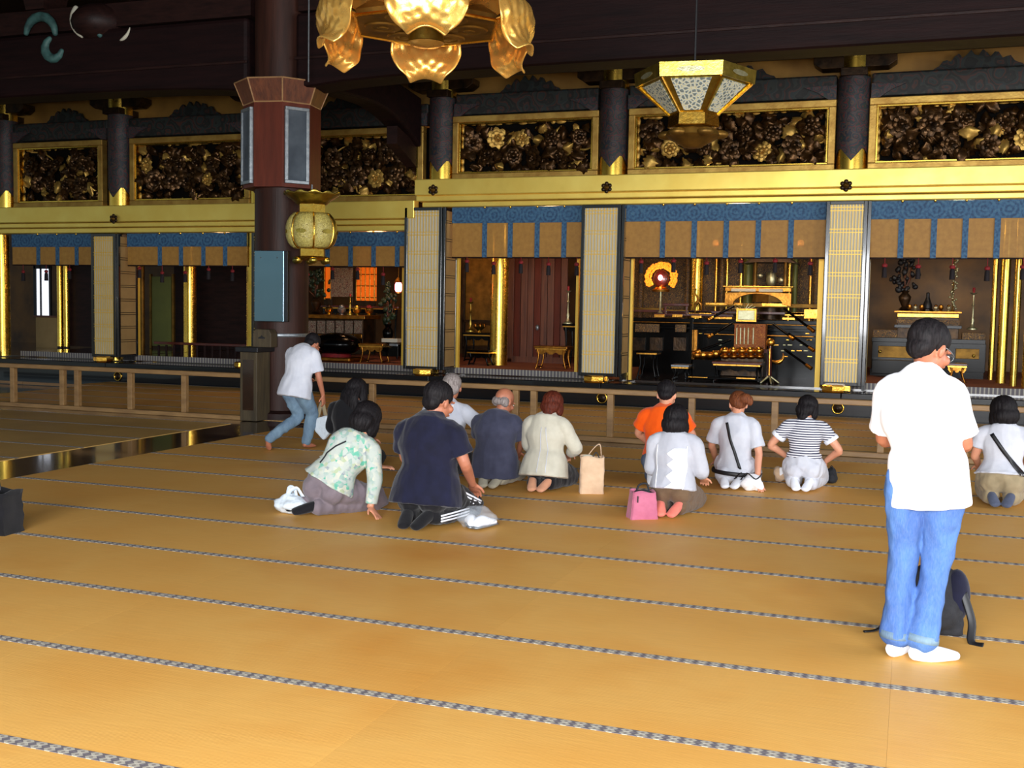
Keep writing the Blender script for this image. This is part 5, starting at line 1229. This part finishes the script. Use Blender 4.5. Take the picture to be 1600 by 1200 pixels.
def strap_fn(p0, p1, m='black', w_=.02, nm='shoulder_strap', mid=None):
    def f(t, J, s, HR): pass
    return f
# 1 navy shirt man
def on_cloth(t, name, pts, nm, m, mir=None):
    """pts: rows of (x, z) laid over the back of a garment"""
    rows = pts; nv = len(rows); nu = len(rows[0]); b = MB(); b.add([Vector((x, -.45, z)) for r in rows for x, z in r], [(j*nu+i, j*nu+i+1, (j+1)*nu+i+1, (j+1)*nu+i) for j in range(nv-1) for i in range(nu-1)])
    o = b.build(nm, m, t, True); tgt = [c for c in t.children if c.name.split('.')[0] == name][0]
    w_ = o.modifiers.new('w', 'SHRINKWRAP'); w_.wrap_method = 'PROJECT'; w_.use_project_y = True; w_.use_positive_direction = True; w_.use_negative_direction = False; w_.target = tgt; w_.offset = .004
    q = o.modifiers.new('s', 'SOLIDIFY'); q.thickness = .005; q.offset = 1; return o
def ribbon(t, name, path, w_, nm, m, k=8):
    P_ = []; 
    for i in range(len(path)-1):
        for j in range(k): a, b = path[i], path[i+1]; P_.append((a[0]+(b[0]-a[0])*j/k, a[1]+(b[1]-a[1])*j/k))
    P_.append(path[-1]); rows = []
    for i, p_ in enumerate(P_):
        a, b = P_[max(0, i-1)], P_[min(len(P_)-1, i+1)]; d = Vector((b[0]-a[0], b[1]-a[1])).normalized(); n_ = Vector((-d.y, d.x)); rows.append([(p_[0]+n_.x*w_*s_, p_[1]+n_.y*w_*s_) for s_ in (-.5, 0, .5)])
    return on_cloth(t, name, rows, nm, m)
def navy_extra(t, J, s, HR):
    K, H_, A_ = J['kneR'], J['hipR'], J['ankR']
    for k in range(3):
        o = Vector((.095, 0, .035-.022*k))*s
        MB().tube([H_.lerp(K, .18)+o*1.0+Vector((.012, 0, .01)), H_.lerp(K, .6)+o, K.lerp(H_, .05)+o*.86+Vector((0, .0, .0))], [(.004, .008)]*3, 6, sub=3).build('white_stripe', 'sock_white', t, True)
        o2 = Vector((.08, 0, .012-.02*k))*s
        MB().tube([K.lerp(A_, .35)+o2, K.lerp(A_, .7)+o2, K.lerp(A_, 1.0)+o2*.9], [(.004, .007)]*3, 6, sub=3).build('white_stripe', 'sock_white', t, True)
def at_person(cx, ybase, dy): p = gp(cx, ybase); k = (p.y+dy)/p.y; return (p.x*k, p.y*k, 0)
person('man in a dark navy short-sleeved shirt kneeling on his heels in black track trousers', at_person(666, 836, .30), face_from(0, 0, 4), 1.12,
       seiza(face=(.35, .9, -.4), head=(.03, .10, .92), elbR=(.255, .05, .46), wriR=(.21, .26, .27), elbL=(-.225, .10, .47), shoL=(-.18, .03, .68), shoR=(.18, .03, .68), neck=(.0, .06, .80)),
       skin='skin_tan', hair=('short', 'hair_black'), top=dict(mat='navy', sleeve=.68, hem=.1, ease=.034, flare=.03, collar=1, arm=1.12), bottom=dict(mat='black_cloth', seat=1), feet='black_cloth', seed=2, girth=1.12, extra=navy_extra)
# 2 floral blouse woman leaning on her right hand
Jf = dict(pelvis=(0, 0, .235), waist=(.07, .05, .38), chest=(.15, .09, .51), neck=(.23, .13, .63), head=(.245, .20, .75), face=(.15, .9, -.55), headup=(.1, .3, 1), latS=(.93, .05, -.33), latH=(.97, .1, -.1),
          hipL=(-.08, .02, .22), hipR=(.09, .02, .20), kneL=(.06, .42, .09), kneR=(.28, .36, .085), ankL=(-.17, -.08, .075), ankR=(-.03, -.13, .07), toeL=(-.27, -.18, .05), toeR=(-.16, -.26, .045),
          shoL=(.06, .12, .605), shoR=(.355, .08, .54), elbL=(.08, .32, .45), elbR=(.385, .07, .30), wriL=(.22, .42, .34), wriR=(.37, .03, .075), handR=(.5, -.25, -.35), palmR=(0, -.3, -1), handL=(1, .3, 0), sole=(0, 0, .02), curlR=(.15, 0, 0))
def floral_extra(t, J, s, HR):
    ribbon(t, 'blouse', [(.18*s, .60*s), (.10*s, .56*s), (.02*s, .50*s), (-.03*s, .42*s)], .010, 'shoulder_strap', 'charcoal')
person('woman in mint floral blouse kneeling and leaning on one hand, black bobbed hair', at_person(512, 814, .26), face_from(0, 0, 0), .97, Jf, hair=('bob', 'hair_black'),
       top=dict(mat='floral', sleeve=1.88, hem=-.01, ease=.026, flare=.035, name='blouse', arm=1.0), bottom=dict(mat='grey_trouser', seat=1, ease=.02), feet='black_cloth', seed=5, girth=1.02, extra=floral_extra)
# 3 slate shirt bald man
person('balding man in a slate blue short-sleeved shirt sitting on his heels', at_person(773, 768, .27), face_from(0, 0, -3), .96,
       seiza(head=(.045, .12, .895), face=(.4, .8, -.5), neck=(.01, .07, .76), waist=(0, .0, .42), chest=(0, .01, .6), shoL=(-.165, .02, .67), shoR=(.175, .02, .67), elbR=(.225, .14, .46), elbL=(-.21, .12, .46)),
       skin='skin_tan', hair=('bald', 'hair_grey'), top=dict(mat='slate', sleeve=.75, hem=.15, ease=.035, flare=.02, collar=1, arm=1.1), bottom=dict(mat='pale_trouser', ease=.006), feet='pale_trouser', seed=8, girth=1.08)
# 4 cream jacket woman
def jacket_extra(t, J, s, HR):
    for x in (0, .07): ribbon(t, 'jacket', [(x*.6*s, .62*s), (x*s, .4*s), (x*1.2*s, .2*s)], .005, 'seam', 'shirt_white')
person('woman in a long cream jacket sitting on her heels, reddish brown hair', at_person(850, 774, .27), face_from(0, 0, 2), .93,
       seiza(head=(.03, .12, .90), face=(.1, .9, -.4), elbL=(-.21, .10, .45), elbR=(.27, .12, .45), wriR=(.16, .28, .34), neck=(.0, .06, .80)), hair=('layer', 'hair_brown'),
       top=dict(mat='jacket_cream', sleeve=1.7, hem=.11, ease=.034, flare=.045, name='jacket', collar=1, arm=1.06), bottom=dict(mat='black_cloth', seat=1), feet='beige_stocking', seed=11, girth=1.0, extra=jacket_extra)
# 5 white shirt man mostly hidden behind the navy shirt
person('grey-haired person in a white shirt, mostly hidden behind the navy-shirted man', at_person(695, 752, .3), face_from(0, 0, -6), 1.0,
       seiza(head=(.03, .09, .95), face=(-.3, .9, -.2), elbR=(.33, .02, .56), wriR=(.42, .14, .44)), hair=('short', 'hair_grey'), skin='skin_tan',
       top=dict(mat='shirt_white', sleeve=.9, hem=.02, ease=.026, collar=1, arm=1.05), bottom=dict(mat='black_cloth', seat=1), feet='black_cloth', seed=14)
# 6 black dress woman with long hair
person('woman in black with long loose dark hair, behind the floral blouse', at_person(543, 741, .25), face_from(0, 0, 2), .96,
       seiza(head=(.05, .10, .89), face=(.25, .9, -.3)), hair=('long', 'hair_black'), top=dict(mat='black_cloth', sleeve=1.5, hem=.1, ease=.03, name='dress_top'), bottom=dict(mat='black_cloth', seat=1, skirt=1, name='skirt'), feet='black_cloth', seed=17)
# 7 orange shirt man
person('man in a bright orange t-shirt kneeling upright by the railing', at_person(1034, 762, .22), face_from(0, 0, 0), 1.0,
       seiza(head=(.0, .11, .93), face=(0, .85, -.5), elbL=(-.26, .09, .5), elbR=(.26, .09, .5)), hair=('short', 'hair_black'), top=dict(mat='orange', sleeve=.66, hem=-.02, ease=.028, arm=1.12, fold=.006), bottom=dict(mat='jeans_dark', seat=1), feet='sock_white', seed=20, girth=1.02)
# 8 white blouse woman with zigzag
def blouse_extra(t, J, s, HR):
    rows = []; nv = 36
    for j in range(nv+1):
        u = j/nv; z = (.60-.34*u)*s; w_ = abs(((u*3.5) % 1)-.5)*2; x0 = (-.04+.065*w_)*s; x1 = .13*s
        rows.append([(x0+(x1-x0)*i/8, z) for i in range(9)])
    on_cloth(t, 'blouse', rows, 'zigzag_panel', 'tee_white')
    for x in (-.13, .13): ribbon(t, 'blouse', [(x*s, .62*s), (x*1.02*s, .45*s), (x*.9*s, .25*s)], .006, 'seam', 'tee_white')
person('woman in plain white blouse with black bobbed hair and peach socks, beside pink handbag', at_person(1050, 814, .27), face_from(0, 0, 2), .91,
       seiza(head=(-.01, .09, .905), face=(0, .95, -.25), elbL=(-.215, .06, .43), elbR=(.235, .06, .43), wriR=(.22, .22, .33), wriL=(-.15, .26, .33)), hair=('bob', 'hair_black'),
       top=dict(mat='sheer_white', sleeve=1.45, hem=.02, ease=.03, flare=.02, name='blouse', collar=1, arm=1.12), bottom=dict(mat='brown_trouser', seat=1), feet='pink_skin_sock', seed=23, girth=.98, extra=blouse_extra)
# 9 belt woman leaning on her right hand
def belt_extra(t, J, s, HR):
    c = J['pelvis']+Vector((0, 0, -.01)); k = 40; m = MB(); pts = []
    for i in range(k+1): a = 2*PI*i/k; pts.append(c+Vector((.222*s*math.cos(a), .182*s*math.sin(a), -.012*math.cos(a))))
    m.tube(pts, [(.02, .006)]*(k+1), 6, lat=Vector((0, 0, 1))); m.build('belt', 'black', t, True)
    ribbon(t, 'shirt', [(-.075*s, .66*s), (-.03*s, .5*s), (.03*s, .34*s), (.10*s, .16*s)], .026, 'shoulder_strap', 'black')
person('woman in a white short-sleeved shirt with black belt and diagonal bag strap, auburn hair up', at_person(1146, 768, .25), face_from(0, 0, 2), .92,
       seiza(pelvis=(0, 0, .17), waist=(0, .02, .38), head=(.0, .11, .93), face=(-.3, .9, -.3), elbL=(-.25, .08, .44), elbR=(.24, .0, .40), wriR=(.25, -.09, .10), handR=(.35, -.5, -.45), wriL=(-.24, .28, .22), palmR=(0, 0, -1), curlR=(.1, 0, 0)), hair=('updo', 'hair_auburn'),
       top=dict(mat='shirt_white', sleeve=.82, hem=-.02, ease=.022, collar=1, arm=1.1), bottom=dict(mat='shirt_white', seat=1, ease=.022), feet='sock_white', seed=26, girth=.98, extra=belt_extra)
# 10 striped woman
def stripe_extra(t, J, s, HR):
    for sd in 'LR':
        S_, E_ = J['sho'+sd], J['elb'+sd]; d = (E_-S_).normalized(); c = S_.lerp(E_, .52); MB().tube([c-d*.018, c+d*.018], [.077*s, .076*s], 18).build('sleeve_cuff', 'sock_white', t, True)
person('woman in a navy and white striped polo with hands on her knees, white trousers', at_person(1254, 772, .27), face_from(0, 0, 0), .92,
       seiza(head=(.01, .13, .885), face=(.3, .85, -.5), neck=(.0, .09, .77), chest=(0, .05, .60), elbL=(-.335, .04, .46), elbR=(.335, .04, .44), wriL=(-.16, .17, .30), wriR=(.19, .17, .28)), hair=('layer', 'hair_black'),
       top=dict(mat='stripes', sleeve=.52, hem=-.12, ease=.014, collar=1, collar_mat='sock_white', arm=1.05, name='striped_polo', fold=.006), bottom=dict(mat='shirt_white', seat=1, ease=.03), feet='sock_white', seed=29, girth=.94, extra=stripe_extra)
# 11 right edge woman
def right_extra(t, J, s, HR):
    ribbon(t, 'top', [(-.10*s, .64*s), (.0*s, .5*s), (.10*s, .37*s), (.19*s, .27*s)], .034, 'shoulder_strap', 'black')
person('woman in white top and khaki trousers with dark diagonal strap, at right edge', at_person(1563, 797, .27), face_from(0, 0, 4), .97,
       seiza(head=(-.02, .09, .915), face=(-.5, .85, -.2), elbL=(-.23, .06, .46), wriL=(-.2, .24, .33)), hair=('bob', 'hair_black'),
       top=dict(mat='shirt_white', sleeve=.6, hem=-.03, ease=.02, flare=.045, name='top', arm=1.05), bottom=dict(mat='khaki', seat=1, ease=.03), feet='sock_grey', seed=32, girth=1.0, extra=right_extra)
# 12 walking man, bowed, by the tall pillar
Jw = dict(pelvis=(0, 0, .79), waist=(.01, .03, .93), chest=(.02, .08, 1.10), neck=(.03, .15, 1.27), head=(.05, .27, 1.31), face=(.05, .75, -.75), headup=(0, .75, .7),
          hipL=(-.085, 0, .75), hipR=(.085, 0, .75), kneL=(-.04, .10, .41), kneR=(.10, .20, .44), ankL=(-.22, -.26, .14), ankR=(.07, .12, .08), toeL=(-.24, -.22, .015), toeR=(.08, .28, .03),
          shoL=(-.15, .11, 1.19), shoR=(.18, .11, 1.19), elbL=(-.21, .22, .96), elbR=(.24, .14, .92), wriL=(-.18, .45, .88), wriR=(.25, .22, .68), handR=(0, .15, -1), palmR=(-1, 0, 0), sole=(0, 0, -.03), curlR=(.9, 0, 0))
person('man in a white short-sleeved shirt and faded jeans walking barefoot past the tall pillar', at_person(462, 704, .05), face_from(0, 0, 6), .9, Jw, hair=('short', 'hair_black'), skin='skin_tan',
       top=dict(mat='shirt_white', sleeve=.8, hem=.13, ease=.032, flare=.015, arm=1.1, fold=.012, collar=1), bottom=dict(mat='jeans_teal', ease=.012), seed=35, girth=1.05)
# 13 standing man
Js = dict(pelvis=(.01, 0, .91), waist=(.0, .0, 1.02), chest=(-.03, -.01, 1.17), neck=(-.03, .02, 1.37), head=(-.01, .09, 1.475), face=(.6, .75, -.5), headup=(.15, .25, 1),
          hipL=(-.075, 0, .86), hipR=(.09, 0, .86), kneL=(-.085, .015, .47), kneR=(.065, .03, .47), ankL=(-.10, 0, .075), ankR=(.015, -.02, .075), toeL=(-.05, .15, .025), toeR=(.17, .05, .025),
          shoL=(-.175, .0, 1.275), shoR=(.10, -.0, 1.275), elbL=(-.20, .12, 1.03), elbR=(.165, .09, 1.03), wriL=(-.02, .29, 1.05), wriR=(.1, .30, 1.12), palmL=(0, 0, 1), palmR=(-.6, 0, .6), handL=(1, .15, .1), handR=(-.75, .5, .3), sole=(0, 0, -.045), curlL=(.8, 0, 0), curlR=(.8, 0, 0))
def stand_extra(t, J, s, HR):
    g = lambda x, y, z: J['head']+HR @ Vector((x, y, z))*s
    m = MB()
    for q in (-1, 1):
        m.tube([g(q*.082, -.01, .008), g(q*.08, .05, .012), g(q*.066, .102, .008)], [.0022]*3, 6, sub=2)
        k = 14; m.tube([g(q*.034+.026*math.cos(2*PI*i/k), .108, .0+.018*math.sin(2*PI*i/k)) for i in range(k+1)], [.0018]*(k+1), 5)
    m.tube([g(-.01, .11, .004), g(.01, .11, .004)], [.002]*2, 5); m.build('eyeglasses', 'steel', t, True)
    for sd in 'LR':   # turned-up hems
        A_, K_ = J['ank'+sd], J['kne'+sd]; d = (K_-A_).normalized(); c = A_+d*.02
        MB().tube([c, c+d*.035], [.077*s, .075*s], 24).build('rolled_cuff', 'jeans_teal', t, True)
        o = Vector((.09, -.0, 0))*s*(1 if sd == 'R' else -1)
p = gp(1433, 1036)
person('standing man in a white t-shirt, rolled blue jeans and white socks, head bowed, glasses', (p.x, p.y+.06, 0), face_from(0, 0, 3), 1.0, Js, hair=('short', 'hair_black'), skin='skin_tan',
       top=dict(mat='tee_white', sleeve=.80, hem=.17, ease=.02, flare=.0, arm=1.05, fold=.006, name='t_shirt'), bottom=dict(mat='jeans', ease=.004, wide=1, name='jeans', length=.95), feet='sock_white', seed=38, girth=.98, voxel=.006, extra=stand_extra)
t = thing('booklet', 'small white booklet held by the standing man', 'booklet', (p.x+.07, p.y+.42, 1.08), .1)
MB().box((0, 0, .06), (.12, .006, .16), Matrix.Rotation(-.6, 3, 'X')).build('cover', 'paper', t); MB().box((0, .006, .062), (.112, .008, .15), Matrix.Rotation(-.6, 3, 'X')).build('pages', 'tee_white', t)
# ------------------------------------------------------------------ bags and small things
def blob_bag(nm, lb, loc, rx, ry, rz_, m, knot=True, seed=0, mat_k=None, cat='bag'):
    t = thing(nm, lb, cat, loc); b = MB(); b.ball((0, 0, rz_*.9), (rx, ry, rz_), 28, 18)
    sd = Vector((seed, seed*2, 0)); vs = []
    for v in b.v:
        v = Vector(v); n_ = noise.noise(v*14+sd)*.03+noise.noise(v*34+sd)*.012; d = Vector((v.x, v.y, v.z-rz_)).normalized(); v += d*n_; v.z = max(.004, v.z); vs.append(tuple(v))
    b.v = vs; b.build('bag', m, t, True); return t
p = Vector(at_person(458, 806, .1)); t = blob_bag('plastic_bag', 'crumpled white plastic carrier bag with handles beside the floral blouse woman', (p.x, p.y, 0), .145, .11, .075, 'bag_white', seed=3)
MB().tube([(-.05, 0, .12), (-.02, -.02, .17), (.03, 0, .2), (.06, .02, .15), (.1, .02, .1)], [(.02, .006)]*5, 8, sub=4).build('handle', 'bag_white', t, True)
MB().tube([(-.06, .02, .12), (-.05, .03, .19), (0, .02, .18), (.03, 0, .12)], [(.022, .006)]*4, 8, sub=4).build('handle', 'bag_white', t, True)
p = Vector(at_person(745, 830, .12)); p.y -= .12
t = blob_bag('shoe_bag', 'clear plastic bag holding white sneakers beside the navy-shirted man', (p.x, p.y+.12, 0), .15, .12, .08, 'bag_clear', seed=6)
for k, (dx, a) in enumerate(((-.05, .5), (.06, -.3))):
    u = thing('sneaker', ('left', 'right')[k]+' white sneaker inside the clear plastic bag', 'shoe', (p.x+dx, p.y+.12, .012), a, 'sneakers in the clear bag')
    m = MB(); m.tube([(0, -.1, .035), (0, -.04, .05), (0, .04, .035), (0, .11, .025)], [(.034, .03), (.038, .042), (.042, .03), (.034, .02)], 14, lat=(1, 0, 0), sub=3, cap=True); m.build('upper', 'sock_white', u, True)
    MB().tube([(0, -.12, .008), (0, 0, .008), (0, .13, .008)], [(.034, .01), (.042, .01), (.034, .01)], 12, lat=(1, 0, 0), sub=3).build('sole', 'steel', u, True)
    for j in range(3): MB().tube([(-.034, .0+.02*j, .062-.01*j), (0, .0+.02*j, .078-.012*j), (.034, .0+.02*j, .062-.01*j)], [.004]*3, 5).build('lace', 'charcoal', u, True)
p = gp(508, 716); t = blob_bag('crumpled_paper', 'small crumpled white paper on the mat near the walking man', (p.x, p.y, 0), .07, .05, .018, 'paper', seed=9, cat='paper')
MB().tube([(.05, 0, .01), (.09, .02, .03), (.12, 0, .015)], [(.02, .004)]*3, 6, sub=3).build('torn_strip', 'paper', t, True)
# bag carried by the walking man
p = at_person(462, 704, .05); t = thing('carrier_bag', 'pale plastic carrier bag dangling from the walking man\'s hand', 'bag', (p[0]+.22, p[1]+.2, .12))
b = MB(); b.prism([(-.10, .22), (.07, .27), (.13, .10), (.03, -.02), (-.08, .08)], -.035, .035); b.build('bag', 'bag_white', t, bevel=.02); MB().tube([(-.06, 0, .22), (-.03, .0, .34), (0, .0, .42), (.02, 0, .34), (.05, 0, .24)], [(.025, .006)]*5, 6, sub=3).build('handle', 'khaki', t, True)
def tote(nm, lb, loc, rz, W, D, H_, m, taper=.85):
    t = thing(nm, lb, 'bag', loc, rz); n = 5; b = MB(); nu = 10; nv = 8; q = 1/taper
    def f(u, v):
        # walk round the rectangle
        P_ = u*2*(W+D); x, y = (P_-W/2, -D/2) if P_ < W else (W/2, P_-W-D/2) if P_ < W+D else (W/2-(P_-W-D), D/2) if P_ < 2*W+D else (-W/2, D/2-(P_-2*W-D))
        k = 1-(1-taper)*v; c = .010*noise.noise(Vector((x*9, y*9, v*5+W*7))); z = v*H_+(.008*math.sin(u*19) if v > .9 else 0); return ((x+c)*k, (y+c*2-(.0))*(k if taper < 1 else 1-.35*v), z)
    nu = 40; b.grid(f, nu, nv); b.f.append(tuple(range(nu))); b.build('body', m, t, 50, solid=-.006)
    return t
p = Vector(at_person(924, 772, .06)); t = tote('tote_bag', 'tall beige canvas tote bag standing beside the cream jacket woman', (p.x, p.y, 0), .35, .20, .12, .33, 'canvas_beige', .97)
MB().tube([(-.05, .03, .31), (.02, .05, .40), (.07, .04, .43), (.085, .05, .33)], [(.012, .003)]*4, 6, sub=4).build('handle', 'canvas_beige', t, True); MB().tube([(0, -.04, .32), (.03, -.04, .37), (.06, -.04, .32)], [.005]*3, 6, sub=4).build('handle', 'black', t, True)
MB().ball((-.04, 0, .325), (.05, .035, .02), 10, 6).build('contents', 'paper', t, True)
p = Vector(at_person(1003, 812, .08)); t = tote('pink_handbag', 'pink fabric handbag standing beside the white-bloused woman', (p.x, p.y, 0), .5, .21, .15, .215, 'pink_fabric', .8)
MB().tube([(-.05, 0, .21), (-.03, 0, .26), (.03, 0, .27), (.05, 0, .21)], [.008]*4, 6, sub=4).build('handle', 'charcoal', t, True); MB().ball((0, 0, .205), (.07, .04, .02), 10, 6).build('contents', 'charcoal', t, True); MB().box((-.06, -.08, .16), (.008, .01, .05)).build('tab', 'black', t)
p = Vector(at_person(-2, 838, .1)); t = tote('black_bag', 'black upright bag cut off by the left edge of the photo', (p.x, p.y, 0), .1, .24, .2, .30, 'black_cloth', .96)
MB().tube([(-.06, -.05, .3), (-.04, -.05, .38), (.04, -.05, .38), (.06, -.05, .3)], [.007]*4, 6, sub=4).build('handle', 'black', t, True)
# backpack behind the standing man
p = gp(1462, 1003); t = thing('backpack', 'black and navy backpack on the mat behind the standing man\'s legs', 'bag', (p.x-.01, p.y+.2, 0), .15)
b = MB(); b.ball((0, 0, .17), (.16, .10, .19), 20, 14); b.box((0, 0, .1), (.26, .17, .19)); b.ball((0, -.08, .12), (.11, .06, .09), 14, 10)
link('body', remesh(b, .01, 4, fold(.008, 10, (1, 1, 1), 3)), 'charcoal', t)
b = MB(); b.ball((.1, -.03, .2), (.07, .07, .14), 14, 10); link('side_pocket', remesh(b, .01, 3), 'navy', t)
MB().tube([(-.12, -.05, .26), (-.22, -.08, .14), (-.28, -.12, .03), (-.36, -.14, .01)], [(.016, .005)]*4, 8, sub=5).build('strap', 'black', t, True)
MB().tube([(.12, -.08, .24), (.16, -.13, .1), (.15, -.19, .01), (.20, -.22, .006)], [(.02, .005)]*4, 8, sub=5).build('strap', 'black', t, True)
# belt woman's bag, striped woman's things, zigzag
p = Vector(at_person(1178, 772, .16)); t = blob_bag('white_handbag', 'small white handbag with black cords under the belted woman\'s hand', (p.x-.02, p.y, 0), .1, .06, .08, 'tee_white', seed=12)
MB().tube([(-.1, -.02, .1), (-.04, -.06, .17), (.04, -.06, .12), (.09, -.02, .17)], [.006]*4, 6, sub=4).build('cord', 'black', t, True)
p = Vector(at_person(1300, 757, .08)); t = blob_bag('black_pouch', 'small black pouch on the mat right of the striped polo', (p.x-.01, p.y, 0), .055, .07, .075, 'charcoal', seed=15); MB().tube([(-.02, 0, .13), (0, 0, .17), (.02, 0, .13)], [.005]*3, 6, sub=3).build('loop', 'black', t, True)
p = Vector(at_person(1220, 755, .1)); t = blob_bag('white_cloth_bundle', 'folded white cloth hanging by the left hip of the striped polo woman', (p.x, p.y, 0), .07, .06, .07, 'canvas_beige', seed=18, cat='cloth'); MB().box((.02, -.03, .1), (.07, .04, .09), .3).build('fold', 'tee_white', t, bevel=.012)
